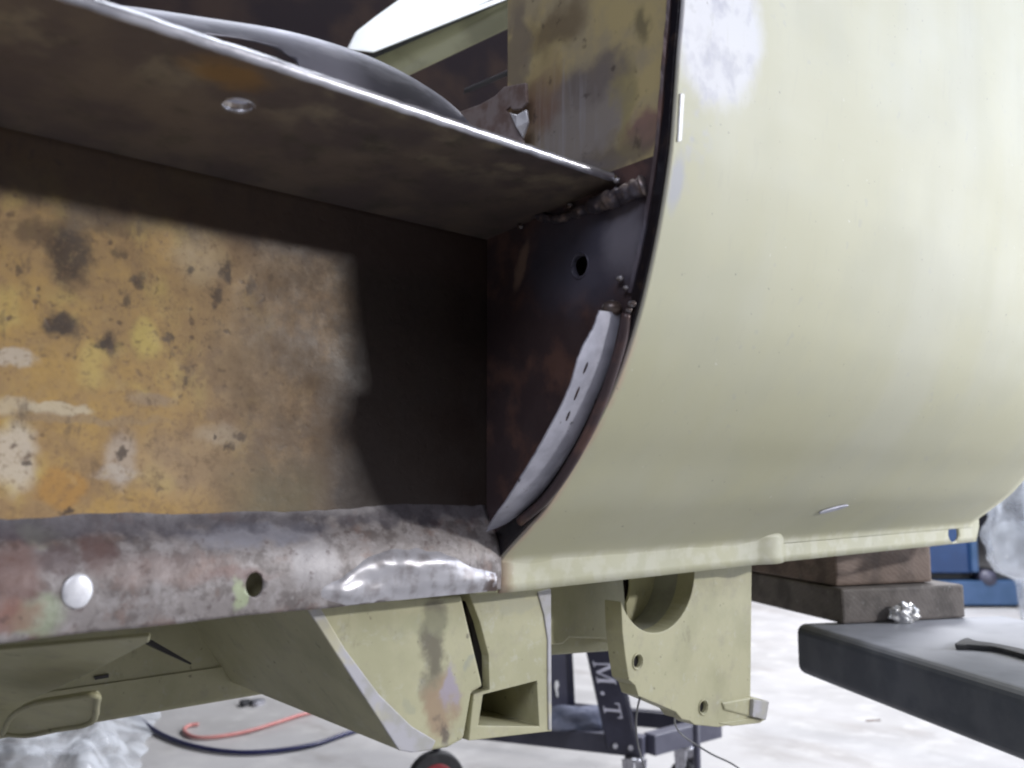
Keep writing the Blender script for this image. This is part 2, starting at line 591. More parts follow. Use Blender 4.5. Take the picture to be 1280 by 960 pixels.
m = Mat('weld_metal', 0.38, 0.55)
m.col(m.mix((0.10, 0.09, 0.11), (0.30, 0.24, 0.22), m.step(m.noise(90, 5), 0.42, 0.66)))
m.bump(m.noise(260, 3), 0.5, 0.001)
M_WELD = m.m

m = Mat('bright_weld_metal', 0.36, 0.4)
n1 = m.noise(90, 4)
c = m.mix((0.46, 0.45, 0.48), (0.30, 0.28, 0.29), m.step(n1, 0.42, 0.70))
c = m.mix(c, (0.10, 0.07, 0.06), m.mul(m.step(m.axis(0), 0.435, 0.452), m.step(m.noise(110, 3, seed=5), 0.38, 0.52)))
m.col(c)
m.bump(m.noise(70, 3, seed=6), 0.15, 0.0010)
M_BRIGHT = m.m

# sill lip: mottled grey galvanised steel with red rust
m = Mat('mottled_sill_steel', 0.5, 0.15)
n1 = m.noise(90, 5, 0.6)
c = m.mix((0.245, 0.22, 0.215), (0.145, 0.125, 0.12), m.step(n1, 0.45, 0.62))
c = m.mix(c, (0.34, 0.315, 0.315), m.mul(m.step(m.noise(80, 5, 0.65, seed=3), 0.48, 0.64), 0.7))
c = m.mix(c, (0.20, 0.125, 0.10), m.mul(m.step(m.noise(42, 5, 0.65, seed=33), 0.52, 0.68), 0.6))
w = m.warp(55, 0.022)
for (px, py, rx, ry, colr, a) in [(125, 692, 24, 26, (0.10, 0.055, 0.05), 0.8), (75, 702, 22, 18, (0.11, 0.075, 0.075), 0.7), (20, 725, 36, 50, (0.17, 0.095, 0.08), 0.75),
                                  (220, 712, 80, 18, (0.22, 0.16, 0.145), 0.5), (55, 770, 32, 22, (0.33, 0.38, 0.25), 0.6), (298, 745, 8, 16, (0.40, 0.46, 0.28), 0.75),
                                  (55, 668, 24, 14, (0.30, 0.29, 0.22), 0.7), (300, 718, 40, 9, (0.20, 0.13, 0.12), 0.6), (20, 770, 30, 16, (0.25, 0.12, 0.09), 0.6),
                                  (395, 705, 30, 28, (0.42, 0.40, 0.41), 0.7), (330, 668, 90, 14, (0.24, 0.24, 0.28), 0.7)]:
    q, r = wall_blob(px, py, rx, ry, 0.54)
    c = m.mix(c, colr, m.mul(m.blob(w, q, r, 0.45), a))
c = m.mix(c, (0.09, 0.06, 0.055), m.mul(m.step(m.noise(130, 4, 0.65, seed=12), 0.56, 0.70), 0.6))
c = m.mix(c, (0.05, 0.045, 0.06), m.mul(m.step(m.axis(1, w), 0.550, 0.557), 0.7))
m.col(c)
m.bump(m.noise(130, 5, seed=5), 0.4, 0.0012)
M_LIP = m.m

m = Mat('brushed_steel_cover', 0.46, 0.6)
c = m.mix((0.17, 0.17, 0.215), (0.12, 0.12, 0.15), m.step(m.noise(14, 4), 0.4, 0.62))
m.col(m.mix(c, (0.32, 0.32, 0.37), m.mul(m.step(m.noise(60, 3, stretch=(0.3, 1, 1), seed=4), 0.5, 0.65), 0.4)))
M_COVER = m.m


def plain(name, c1, c2, scale=20, rough=0.5, metal=0.0, bump=0.15, lo=0.4, hi=0.65):
    m = Mat(name, rough, metal)
    m.col(m.mix(c1, c2, m.step(m.noise(scale, 5), lo, hi)))
    if bump:
        m.bump(m.noise(scale * 5, 4, seed=2), bump, 0.001)
    return m.m


M_PLUG = plain('ground_plug_metal', (0.86, 0.86, 0.90), (0.70, 0.70, 0.75), 120, 0.4, 0.35)
M_DARK = plain('dark_interior_shade', (0.010, 0.007, 0.009), (0.022, 0.014, 0.012), 6, 0.9)  # near-black in place of the shade inside body, cavity and bore
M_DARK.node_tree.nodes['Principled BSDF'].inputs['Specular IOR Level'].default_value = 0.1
M_WHITE = plain('white_gloss_paint', (0.82, 0.84, 0.86), (0.75, 0.77, 0.79), 12, 0.3)
M_CREAM = plain('dusty_green_rail_paint', (0.33, 0.325, 0.22), (0.20, 0.195, 0.13), 9, 0.45)
M_SEAL = plain('dark_rubber_seal', (0.02, 0.022, 0.025), (0.04, 0.04, 0.045), 40, 0.6)
M_TAPE = plain('white_paint_chip', (0.9, 0.9, 0.92), (0.85, 0.85, 0.87), 40, 0.3)
M_COLLAR = plain('grey_green_collar', (0.33, 0.33, 0.28), (0.25, 0.25, 0.22), 30, 0.45)

m = Mat('concrete_floor', 0.5)
c = m.mix((0.46, 0.45, 0.45), (0.39, 0.38, 0.375), m.step(m.noise(1.6, 6), 0.4, 0.62))
c = m.mix(c, (0.30, 0.275, 0.26), m.mul(m.step(m.noise(5, 6, stretch=(1, 0.4, 1), seed=3), 0.54, 0.7), 0.55))
c = m.mix(c, (0.54, 0.53, 0.52), m.mul(m.step(m.noise(11, 5, seed=7), 0.5, 0.68), 0.5))
c = m.mix(c, (0.22, 0.20, 0.20), m.mul(m.step(m.noise(60, 3, seed=9), 0.68, 0.74), 0.5))
m.col(c)
m.rough(m.step(m.noise(3, 4, seed=5), 0.3, 0.7, 0.4, 0.65))
m.bump(m.noise(40, 5), 0.15, 0.003)
M_FLOOR = m.m

M_BEAM = plain('charcoal_steel_beam', (0.050, 0.052, 0.060), (0.075, 0.076, 0.084), 25, 0.42)
m = Mat('dusty_beam_paint', 0.5)
geo = m.nt.nodes.new('ShaderNodeNewGeometry')
up = m.step(m.axis(2, geo.outputs['Normal']), 0.35, 0.98)
c = m.mix((0.060, 0.068, 0.090), (0.088, 0.095, 0.118), m.step(m.noise(22, 5), 0.4, 0.65))
c = m.mix(c, (0.33, 0.34, 0.38), m.mul(up, m.step(m.noise(20, 5, seed=4), 0.25, 0.55, 0.75, 1.0)))
m.col(c)
m.bump(m.noise(90, 4), 0.15, 0.001)
M_BEAM = m.m


def wood(name, a, b, seed):
    m = Mat(name, 0.7)
    mp = m.nt.nodes.new('ShaderNodeMapping')
    mp.inputs['Location'].default_value = (seed * 0.1 - 1.02, -0.35, 0.21)
    mp.inputs['Rotation'].default_value = (0.5, 0.2, 0.3)
    m.link(m.P, mp.inputs[0])
    wv = m.nt.nodes.new('ShaderNodeTexWave')
    wv.wave_type = 'RINGS'
    wv.rings_direction = 'Y'
    wv.inputs['Scale'].default_value = 55
    wv.inputs['Distortion'].default_value = 7.0
    wv.inputs['Detail'].default_value = 3
    wv.inputs['Detail Scale'].default_value = 2
    m.link(mp.outputs[0], wv.inputs['Vector'])
    c = m.mix(a, b, m.mul(wv.outputs['Fac'], 0.45))
    c = m.mix(c, tuple(x * 0.45 for x in a), m.mul(m.step(m.noise(28, 5, seed=seed), 0.45, 0.68), 0.7))
    c = m.mix(c, (0.30, 0.29, 0.28), m.mul(m.step(m.noise(110, 3, seed=seed + 4), 0.64, 0.72), 0.5))
    m.col(c)
    m.bump(wv.outputs['Fac'], 0.12, 0.001)
    return m.m


M_WOOD1 = wood('brown_end_grain', (0.20, 0.145, 0.12), (0.28, 0.215, 0.18), 1.0)
M_WOOD2 = wood('grey_dirty_timber', (0.16, 0.14, 0.13), (0.21, 0.185, 0.17), 2.3)
M_FOIL = plain('crumpled_foil', (0.62, 0.62, 0.63), (0.38, 0.37, 0.36), 90, 0.34, 0.7)
M_BLUE = plain('blue_machine_paint', (0.008, 0.035, 0.115), (0.012, 0.048, 0.15), 8, 0.35)
M_BLUE2 = plain('faded_blue_machine_paint', (0.025, 0.07, 0.16), (0.04, 0.09, 0.20), 6, 0.45)
M_DOLLY = plain('navy_black_frame_paint', (0.014, 0.014, 0.030), (0.026, 0.026, 0.048), 12, 0.35)
M_DOLLY2 = plain('slate_frame_paint', (0.065, 0.065, 0.10), (0.09, 0.09, 0.13), 12, 0.45)
M_LETTER = plain('pale_lettering', (0.50, 0.50, 0.60), (0.44, 0.44, 0.54), 40, 0.5, bump=0)
M_CLOTH = plain('grey_blue_cloth', (0.15, 0.16, 0.22), (0.09, 0.10, 0.15), 30, 0.9)
M_RUBBER = plain('black_rubber', (0.02, 0.02, 0.024), (0.035, 0.035, 0.04), 30, 0.55)
M_RED = plain('red_wheel_hub', (0.32, 0.03, 0.045), (0.24, 0.025, 0.035), 30, 0.4)
M_BHOSE = plain('dark_blue_hose', (0.012, 0.015, 0.07), (0.018, 0.02, 0.085), 30, 0.35)
M_RHOSE = plain('faded_red_hose', (0.52, 0.19, 0.18), (0.58, 0.26, 0.24), 20, 0.5)
M_WIRE = plain('grey_wire', (0.13, 0.13, 0.14), (0.2, 0.2, 0.2), 30, 0.5)

m = Mat('clear_plastic_film', 0.15)
m.b.inputs['Base Color'].default_value = (0.86, 0.90, 0.97, 1)
tr = m.nt.nodes.new('ShaderNodeBsdfTransparent')
mxs = m.nt.nodes.new('ShaderNodeMixShader')
out = [n for n in m.nt.nodes if n.type == 'OUTPUT_MATERIAL'][0]
m.link(m.step(m.noise(9, 4, dist=1.0), 0.35, 0.65, 0.22, 0.58), mxs.inputs[0])
m.link(tr.outputs[0], mxs.inputs[1])
m.link(m.b.outputs[0], mxs.inputs[2])
m.link(mxs.outputs[0], out.inputs[0])
M_FILM = m.m

# ------------------------------------------------------------------ the setting
FL = -HC
fl = mesh('floor', [(-8, -5, FL), (14, -5, FL), (14, 16, FL), (-8, 16, FL)], [[0, 1, 2, 3]], M_FLOOR)
fl['kind'] = 'structure'

# ------------------------------------------------------------------ van body shell
van = root('van_body_shell', (0.6, 0.9, -0.26), 'stripped van body shell with pale green curved side skin and an open rusty sill', 'van')

PROF = [(.5434, -.0700), (.5415, -.0635), (.5335, -.0560), (.5086, -.0369), (.4861, -.018), (.4603, .0117), (.4357, .0401), (.4121, .0756), (.3952, .1104), (.3838, .1424),
        (.3731, .1795), (.3638, .2222), (.3596, .2549), (.3552, .2932), (.3509, .326), (.347, .38), (.343, .45), (.340, .6), (.340, .95)]
PC = np.array(crom(PROF, 6))
TAN = np.gradient(PC, axis=0)
TAN /= np.linalg.norm(TAN, axis=1)[:, None]
NIN = np.stack([TAN[:, 1], -TAN[:, 0]], axis=1)    # towards the inside of the van
XR = 1.392


def prof_y(z):
    return float(np.interp(z, PC[:, 1], PC[:, 0]))


# outer skin, a sheet with thickness
xs = np.concatenate([[XE], np.linspace(XE + 0.004, XR, 46)])
sv, T = [], 0.0014
for x in xs:
    for (y, z) in PC:
        wob = 0.0005 * mnoise.noise(Vector((x * 5, z * 6, 0.3))) + 0.00008 * mnoise.noise(Vector((x * 40, z * 40, 3)))
        sv.append((x, y + wob * min(1, max(0, z + 0.06) * 20) * min(1, (x - XE) * 14), z))
skin = mesh('outer_skin', sv, grid_faces(len(xs), len(PC)), M_SKIN, van, smooth=True)
sm = skin.modifiers.new('sheet', 'SOLIDIFY')
sm.thickness = T
sm.offset = -1 if skin.data.polygons[0].normal.y < 0 else 1

# spot-weld flange along the foot of the skin
q1, q2 = onY(948, 690, .54)[0], onY(984, 690, .54)[0]


def flange_y(x, z):
    y = .5428 - 0.0008 * mnoise.noise(Vector((x * 25, z * 30, 1)))
    t = (x - q1) / (q2 - q1)
    if 0 < t < 1:
        y -= 0.008 * math.sin(math.pi * t) ** 1.3
    elif t >= 1:
        y += 0.0012
    return y


xa = onY(1222, 660, .5465)[0]
fx = np.concatenate([np.linspace(XE, q1, 24), np.linspace(q1, q2, 13)[1:], np.linspace(q2, xa, 40)[1:]])
fz = [-0.0575, -0.062, -0.068, -0.075, -0.082, -0.0895]
fv, nz = [], len(fz)
for x in fx:
    for k, z in enumerate(fz):
        bot = -0.0897 - 0.0035 * max(0, (x - q2))
        zz = fz[0] + (bot - fz[0]) * (fz[0] - z) / (fz[0] - fz[-1])
        if x > q1:
            zz += 0.0 if k else 0.002
        if x > xa - 0.012:
            t_ = (x - (xa - 0.012)) / 0.012
            zz = zz + (0.022 * k / 5.0) * (1 - math.sqrt(max(0, 1 - t_ * t_)))
        fv.append((x, flange_y(x, zz), zz))
flg = mesh('weld_flange', fv, grid_faces(len(fx), nz), M_SKIN, van, smooth=True)
sm = flg.modifiers.new('sheet', 'SOLIDIFY')
sm.thickness = 0.002
hc = onY(1189, 666, .5465)
cut(flg, [prism_pts(ngon(hc + np.array([0, -0.03, -0.001]), (1, 0, 0), (0, 0, 1), 0.0165, 0.0125), (0, 0.06, 0))])

# step between skin foot and set-back flange: small ledge
mesh('flange_ledge', [(q2, .5395, -.0560), (XR, .5395, -.0560), (XR, .5600, -.0575), (q2, .5600, -.0575),
                      (q2, .5395, -.0545), (XR, .5395, -.0545), (XR, .5600, -.056), (q2, .5600, -.056)],
     [[0, 1, 2, 3], [4, 5, 6, 7], [0, 1, 5, 4], [1, 2, 6, 5], [2, 3, 7, 6], [3, 0, 4, 7]], M_SKIN, van)

# a little drain slot with a bright lip, low on the skin
zc = -0.022
dp = None
for z in np.linspace(-0.05, 0.03, 400):
    p = onY(1041, 635, prof_y(z))
    if dp is None or abs(p[2] - z) < abs(dp[2] - dpz):
        dp, dpz = p, z
tn = np.array([0, np.interp(dpz, PC[:, 1], TAN[:, 0]), np.interp(dpz, PC[:, 1], TAN[:, 1])])
nr = np.array([0, -tn[2], tn[1]])
dpo = np.array([dp[0], prof_y(dpz), dpz])
sl = mesh('drain_lip', *prism_pts(ngon(dpo + nr * 0.0004, (0.97, 0.24 * tn[1], 0.24 * tn[2]), tn, 0.024, 0.0040, 20), nr * 0.0022), M_ZINC, van, bevel=0.0008)

# small white chip beside the cut
prism('paint_chip', [(XE + 0.0045, prof_y(.2635) - .0002, .2635), (XE + 0.0085, prof_y(.2635) - .0002, .2635), (XE + 0.0095, prof_y(.23) - .0002, .232),
                     (XE + 0.0055, prof_y(.23) - .0002, .230)], (0, -0.0012, 0), M_TAPE, van, 0.0004)

# irregular black ribbon: sawn edge of the skin with its shadow gap painted in
ev, ef = [], []
sel = [i for i in range(len(PC)) if PC[i, 1] < 0.9]
for i in sel:
    y, z = PC[i]
    wdt = np.interp(z, [-0.06, 0.0, 0.1, 0.2, 0.3, 0.9], [0.019, 0.0135, 0.0105, 0.0098, 0.0088, 0.0085])
    wdt *= 1 + 0.10 * mnoise.noise(Vector((z * 60, 0, 0)))
    a = np.array([y, z]) + NIN[i] * 0.0017
    b = np.array([y, z]) + NIN[i] * wdt
    for X in (XE - 0.0012 + 0.0006 * mnoise.noise(Vector((z * 90, 5, 0))), XE + 0.0100):
        ev.append((X, a[0], a[1]))
        ev.append((X, b[0], b[1]))
for k in range(len(sel) - 1):
    o_ = 4 * k
    ef += [[o_, o_ + 1, o_ + 5, o_ + 4], [o_ + 2, o_ + 3, o_ + 7, o_ + 6], [o_, o_ + 2, o_ + 6, o_ + 4], [o_ + 1, o_ + 3, o_ + 7, o_ + 5]]
mesh('cut_edge_and_gap', ev, ef, M_BLACK, van, bevel=0.001)

# thin bare-steel return of the post that follows the cut
pv = []
sel2 = [i for i in sel if PC[i, 1] > 0.125]
for i in sel2:
    y, z = PC[i]
    wdt = np.interp(z, [-0.06, 0.0, 0.1, 0.2, 0.3, 0.9], [0.019, 0.0135, 0.0105, 0.0098, 0.0088, 0.0085]) + 0.0002
    wd2 = wdt + 0.0022 + 0.0012 * mnoise.noise(Vector((z * 120, 2, 0)))
    for (w_, X) in ((wdt, XE - 0.0020), (wd2, XE - 0.0032), (wd2, XE + 0.004), (wdt, XE + 0.004)):
        a = np.array([y, z]) + NIN[i] * w_
        pv.append((X, a[0], a[1]))
pf = []
for k in range(len(sel2) - 1):
    for j in range(4):
        j2 = (j + 1) % 4
        pf.append([4 * k + j, 4 * k + j2, 4 * k + 4 + j2, 4 * k + 4 + j])
mesh('post_return_edge', pv, pf, M_CLOSE, van)


def inner_edge(z, extra=0.009):
    """inside line of the sawn edge at height z"""
    i = int(np.argmin(abs(PC[:, 1] - z)))
    p = PC[i] + NIN[i] * extra
    return p


# lower closing panel in the cut plane
poly = []
for z in np.linspace(0.222, -0.05, 26):
    p = inner_edge(z, 0.0095)
    poly.append((XE, p[0], p[1]))
poly += [(XE, .5594, -0.062), (XE, .5594, 0.222)]
cl = mesh('closing_panel', *prism_pts(poly, (0.004, 0, 0)), M_CLOSE, van)
hc = onX(725, 332, XE)
cut(cl, [prism_pts([hc + np.array([-0.03, 0.0075 * math.cos(a) * (1 + 0.12 * math.sin(3 * a)), 0.0085 * math.sin(a) * (1 + 0.1 * math.cos(2 * a))])
                    for a in np.linspace(0, 2 * math.pi, 22, endpoint=False)], (0.1, 0, 0))])
add_bevel(cl, 0.0006)
mesh('cavity_backing', *prism_pts([(XE + 0.055, .559, -.05)] + [(XE + 0.055, inner_edge(z, .008)[0], inner_edge(z, .008)[1]) for z in np.linspace(-.04, .93, 60)] + [(XE + 0.055, .559, .93)], (0.004, 0, 0)), M_DARK, van)  # added dark plate that stops light showing through the hole
rim = []
n = 22
for k in range(n):
    a = 2 * math.pi * k / n
    rim.append(hc + np.array([-0.0002, 0.0087 * math.cos(a), 0.0097 * math.sin(a)]))
tube('hole_rim', rim + [rim[0]], [0.0007 + 0.0004 * mnoise.noise(Vector((k * 0.9, 1, 0))) for k in range(n + 1)], M_CLOSE, van, 6)

# upper door post
poly = []
for z in np.linspace(0.95, 0.214, 18):
    p = inner_edge(z, 0.0095)
    poly.append((XE + 0.002, p[0], p[1]))
poly += [(XE + 0.002, .5377, 0.214), (XE + 0.002, .5377, 0.95)]
up_ = mesh('door_post', *prism_pts(poly, (0.05, 0, 0)), M_POST, van, bevel=0.004, seg=4)

# tab bracket spot-welded to the post, notched
pl = [(556, 150), (575, 139), (600, 130), (618, 120), (630, 108), (657, 103), (658, 128), (651, 136), (640, 137), (637, 133), (632, 138), (640, 145), (652, 170),
      (660, 215), (600, 215), (556, 190)]
tab = mesh('notched_tab', *prism_pts([onX(a, b, XE - 0.012) for a, b in pl], (0.003, 0, 0)), plain('worn_tab_metal', (0.36, 0.30, 0.29), (0.24, 0.17, 0.15), 60, 0.4, 0.2), van, bevel=0.0008)
curl = [onX(636, 140, XE - 0.014), onX(646, 143, XE - 0.016), onX(658, 136, XE - 0.013), onX(660, 152, XE - 0.014), onX(653, 173, XE - 0.013), onX(646, 160, XE - 0.017)]
prism('torn_metal_curl', curl, (0.003, 0.001, 0), M_PLUG, tab, 0.001)

# weld bead between the upper and the lower post
bead = crom([onX(648, 271, XE - 0.002), onX(668, 269, XE - 0.003), onX(692, 274, XE - 0.003), onX(716, 268, XE - 0.004), onX(738, 258, XE - 0.005),
             onX(760, 250, XE - 0.006), onX(782, 242, XE - 0.006), onX(806, 231, XE - 0.003)], 10)
tube('weld_bead', bead, [0.0024 + 0.0011 * abs(math.sin(k * 0.33)) + 0.0035 * min(1, max(0, (k - 30) / 16)) for k in range(len(bead))], M_WELD, van, 14, jitter=0.40)
for (px, py, r) in [(652, 270, 3.2), (662, 268, 2.6), (712, 258, 3.0), (753, 218, 2.4), (771, 226, 2.6), (797, 231, 3.2), (775, 348, 2.8), (782, 360, 2.2), (790, 380, 3.0), (786, 388, 2.6), (650, 283, 2.6)]:
    p = onX(px, py, XE - 0.004)
    bm = bmesh.new()
    bmesh.ops.create_icosphere(bm, subdivisions=2, radius=r * 0.0009)
    mesh('weld_spatter', [np.array(v.co) * np.array([1, 1.3, 0.9]) + p for v in bm.verts], [[v.index for v in f.verts] for f in bm.faces], M_BRIGHT, van, smooth=True)
    bm.free()

# curved bare flange standing off the closing panel
right = [(776, 392), (772, 415), (764, 448), (748, 492), (726, 540), (700, 585), (672, 622), (640, 650), (622, 660)]
left = [(750, 388), (741, 412), (726, 440), (710, 490), (686, 538), (661, 582), (634, 625), (615, 652), (609, 664)]
rc = [onX(a, b, XE - 0.003) for a, b in crom(right, 6)]
lcp = crom(left, 6)
RCv = np.array(rc)
av, aw = [], []
for k, (p, lpx) in enumerate(zip(rc, lcp)):
    # the left border lies on the same cylinder: find x where the ray meets it
    best = None
    for z in np.linspace(RCv[:, 2].min() - 0.01, RCv[:, 2].max() + 0.01, 500):
        yy = np.interp(z, RCv[::-1, 2], RCv[::-1, 1])
        q = onY(lpx[0], lpx[1], yy)
        e = abs(q[2] - z)
        if best is None or e < best[0]:
            best = (e, q)
    q = best[1]
    q[0] = min(q[0], XE - 0.004)
    jit = 0.0012 * mnoise.noise(Vector((k * 0.8, 3, 0)))
    for t in np.linspace(0, 1, 6):
        av.append(p * (1 - t) + q * t + np.array([jit * t, -0.0004 * math.sin(math.pi * t), 0]))
strip = mesh('bare_strip', av, grid_faces(len(rc), 6), M_ZINC, van, smooth=True)
sm = strip.modifiers.new('sheet', 'SOLIDIFY')
sm.thickness = 0.0014
cts = []
for (px, py, ry) in [(721, 492, 7), (732, 460, 6), (710, 520, 5)]:
    yy = np.interp(onX(px, py, XE - 0.018)[2], RCv[::-1, 2], RCv[::-1, 1])
    c_ = onX(px, py, XE - 0.016)
    d_ = np.array(ray(px, py)) * 0.03
    cts.append(prism_pts(ngon(c_ - d_, (0.6, -0.5, 0.0), (0.25, -0.25, 0.9), 0.0011, ry * 0.0008, 12), d_ * 2.0))
cut(strip, cts)
strip.data.set_sharp_from_angle(angle=math.radians(35))
# rolled bright end of the strip and the darker tube-like return beside it
e0 = onX(765, 386, XE - 0.008)
bm = bmesh.new()
bmesh.ops.create_icosphere(bm, subdivisions=3, radius=0.0075)
mesh('strip_end_bead', [np.array(v.co) * np.array([1, 1.0, 0.8]) + e0 for v in bm.verts], [[v.index for v in f.verts] for f in bm.faces], M_BRIGHT, van, smooth=True)
bm.free()
tube('strip_return', [onX(a, b, XE - 0.004) for a, b in crom([(783, 392), (779, 420), (770, 452), (754, 498), (733, 545), (706, 592), (680, 626), (650, 652)], 5)], 0.0038, M_CLOSE, van, 8)

# horizontal shelf with a bare front edge
XL = -0.25
sh = mesh('shelf', *prism_pts([(XL, .4125, .2130), (XL, .4125, .2185), (XL, .75, .195), (XL, .75, .1875)], (XE - XL + 0.0005, 0, 0)), M_SHELF, van)
hz = onZ(297, 131, 0.2105)
cut(sh, [prism_pts(ngon(hz - np.array([0, 0, 0.03]), (1, 0, 0), (0, 1, 0), 0.0085, 0.0085), (0, 0, 0.07))])
tube('hole_rim', [p for p in ngon(hz + np.array([0, 0, 0.0002]), (1, 0, 0), (0, 1, 0), 0.0094, 0.0094, 24)] + [ngon(hz + np.array([0, 0, 0.0002]), (1, 0, 0), (0, 1, 0), 0.0094, 0.0094, 24)[0]], 0.0011, M_STEEL, sh, 8)
# ground edge, uneven
ev = []
ex = np.linspace(XL, XE - 0.006, 150)
for x in ex:
    h = 0.0007 * mnoise.noise(Vector((x * 110, 0, 0)))
    top = 0.2186 + h + 0.0006 * mnoise.noise(Vector((x * 30, 4, 0)))
    ev += [(x, .4127, .2128 + h), (x, .4102, .2133 + h), (x, .4094, .2158), (x, .4102, top - .0004), (x, .4127, top)]
mesh('ground_edge', ev, grid_faces(len(ex), 5), M_STEEL, sh, smooth=True)

# inner sill wall
wx = np.linspace(XL, XE + 0.03, 60)
wz = np.linspace(-0.028, 0.206, 30)
wv = [(x, YW + 0.0008 * mnoise.noise(Vector((x * 9, z * 9, 2))), z) for x in wx for z in wz]
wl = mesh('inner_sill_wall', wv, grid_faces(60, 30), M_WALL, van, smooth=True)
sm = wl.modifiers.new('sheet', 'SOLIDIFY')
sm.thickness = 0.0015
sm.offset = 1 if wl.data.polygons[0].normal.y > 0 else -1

# sill lip
LP = crom([(.5610, -.0150), (.5590, -.0230), (.5540, -.0320), (.5480, -.0390), (.5430, -.0480), (.5400, -.0600), (.5395, -.0740), (.5405, -.0860)], 5)
lx = np.linspace(XL, XE - 0.0005, 170)
lv = []
for x in lx:
    for k, (y, z) in enumerate(LP):
        d = 0.0012 * mnoise.noise(Vector((x * 22, z * 30, 7))) + 0.0005 * mnoise.noise(Vector((x * 90, z * 90, 7)))
        bl = math.exp(-((x - 0.40) / 0.035) ** 2 - ((z + 0.062) / 0.022) ** 2)
        lv.append((x, y + d * min(1, k / 6) - 0.004 * bl, z - 0.0005 * (x - XE) * 0 + (0.001 * mnoise.noise(Vector((x * 14, 0, 0))) if k == len(LP) - 1 else 0)))
lip = mesh('sill_lip', lv, grid_faces(len(lx), len(LP)), M_LIP, van, smooth=True)
sm = lip.modifiers.new('sheet', 'SOLIDIFY')
sm.thickness = 0.0022
sm.offset = -1 if lip.data.polygons[len(lip.data.polygons) // 2].normal.y < 0 else 1
hc = onY(318, 731, .540)
cut(lip, [prism_pts(ngon(hc + np.array([0, -0.03, 0]), (1, 0, 0), (0, 0, 1), 0.0062, 0.0078), (0, 0.06, 0))])
for p in lip.data.polygons:
    p.use_smooth = True
hcb = mesh('hole_backing', *prism_pts(ngon(hc + np.array([0, 0.012, 0]), (1, 0, 0), (0, 0, 1), 0.016, 0.016), (0, 0.002, 0)), M_UNDER, lip)
# plug weld, ground to a bright disc
pc = onY(97, 739, .5395)
bm = bmesh.new()
bmesh.ops.create_icosphere(bm, subdivisions=3, radius=1.0)
mesh('plug_weld', [np.array(v.co) * np.array([0.0082, 0.0022, 0.0098]) * (1 + 0.05 * mnoise.noise(v.co * 2)) + pc for v in bm.verts], [[v.index for v in f.verts] for f in bm.faces], M_PLUG, lip, smooth=True)
bm.free()
# patch of bright weld, shiny and lumpy, at the closed end
wp = []
na, nb = 70, 26
wpx = crom([(310, 756), (370, 742), (420, 720), (462, 692), (500, 678), (545, 682), (588, 702), (622, 716)], 10)
wpl = np.array(wpx)
for i in range(na):
    px = 318 + (621 - 318) * i / (na - 1)
    top = np.interp(px, wpl[:, 0], wpl[:, 1]) + 3 * mnoise.noise(Vector((px * 0.03, 0, 0)))
    bot = 770 - (px - 300) * 0.097 - 0.5
    for j in range(nb):
        py = top + (bot - top) * j / (nb - 1)
        e = math.sin(math.pi * (0.86 * j / (nb - 1)) ** 0.95) * min(i / 26, 1.0) ** 2
        p = onY(px, py, .5405)
        yl = np.interp(p[2], [q[1] for q in LP[::-1]], [q[0] for q in LP[::-1]])
        lump = 0.0016 + 0.0022 * mnoise.noise(Vector((px * 0.018, py * 0.045, 0))) + 0.0008 * mnoise.noise(Vector((px * 0.07, py * 0.09, 4)))
        bl = math.exp(-((p[0] - 0.40) / 0.035) ** 2 - ((p[2] + 0.062) / 0.022) ** 2)
        Y = yl - 0.004 * bl + 0.0012 - (max(0.0, lump) + 0.0019) * e
        wp.append(onY(px, py, Y))
mesh('weld_patch', wp, grid_faces(na, nb), M_BRIGHT, lip, smooth=True)
# underside of the sill and body floor over it
mesh('sill_underside', *prism_pts([(XL, .5425, -.0855), (XL, .5425, -.0835), (XL, .66, -.060), (XL, .66, -.062)], (XE - XL, 0, 0)), M_UNDER, van)
mesh('body_floor', *prism_pts([(XL - .5, .585, -.052), (XL - .5, .585, -.048), (XL - .5, 2.0, -.048), (XL - .5, 2.0, -.052)], (XR - XL + .45, 0, 0)), M_UNDER, van)

# ---- outrigger box under the sill
YO = 0.566
outr = [(378, 752), (500, 938), (522, 941), (560, 935), (580, 924), (590, 866), (604, 858), (577, 744)]
oo = mesh('outrigger', *prism_pts([onY(a, b, YO) for a, b in outr], (0, 0.5, 0)), M_UNDER, van, bevel=0.0025, seg=3)
strp = [(378, 752), (396, 752), (432, 812), (474, 868), (515, 908), (545, 926), (540, 937), (516, 941), (499, 938)]
mesh('worn_seam', *prism_pts([onY(a, b, YO - 0.0022) for a, b in strp], (0, 0.002, 0)), M_EDGE, oo, bevel=0.0008)
# box with the jacking tube, beside a dark gap
jb = [(586, 744), (608, 800), (613, 856), (594, 866), (586, 928), (598, 930), (603, 868), (671, 851), (673, 913), (599, 908), (596, 924), (688, 917), (689, 738)]
jb = [(586, 742), (600, 778), (611, 820), (612, 862), (592, 868), (586, 926), (690, 914), (689, 736)]
bx = mesh('jack_box', *prism_pts([onY(a, b, YO + 0.003) for a, b in jb], (0, 0.22, 0)), M_UNDER, oo)
tubeq = [(604, 868), (671, 851), (674, 908), (598, 907)]
cut(bx, [prism_pts([onY(a, b, YO + 0.003) - np.array([0, 0.03, 0]) for a, b in tubeq], (0, 0.23, 0))])
add_bevel(bx, 0.0016, 2)
sd = [(672, 740), (689, 736), (690, 912), (686, 913), (685, 850), (685, 800), (680, 768)]
mesh('box_side_seam', *prism_pts([onY(a, b, YO + 0.0018) for a, b in sd], (0, 0.0025, 0)), M_EDGE, bx, bevel=0.0008)
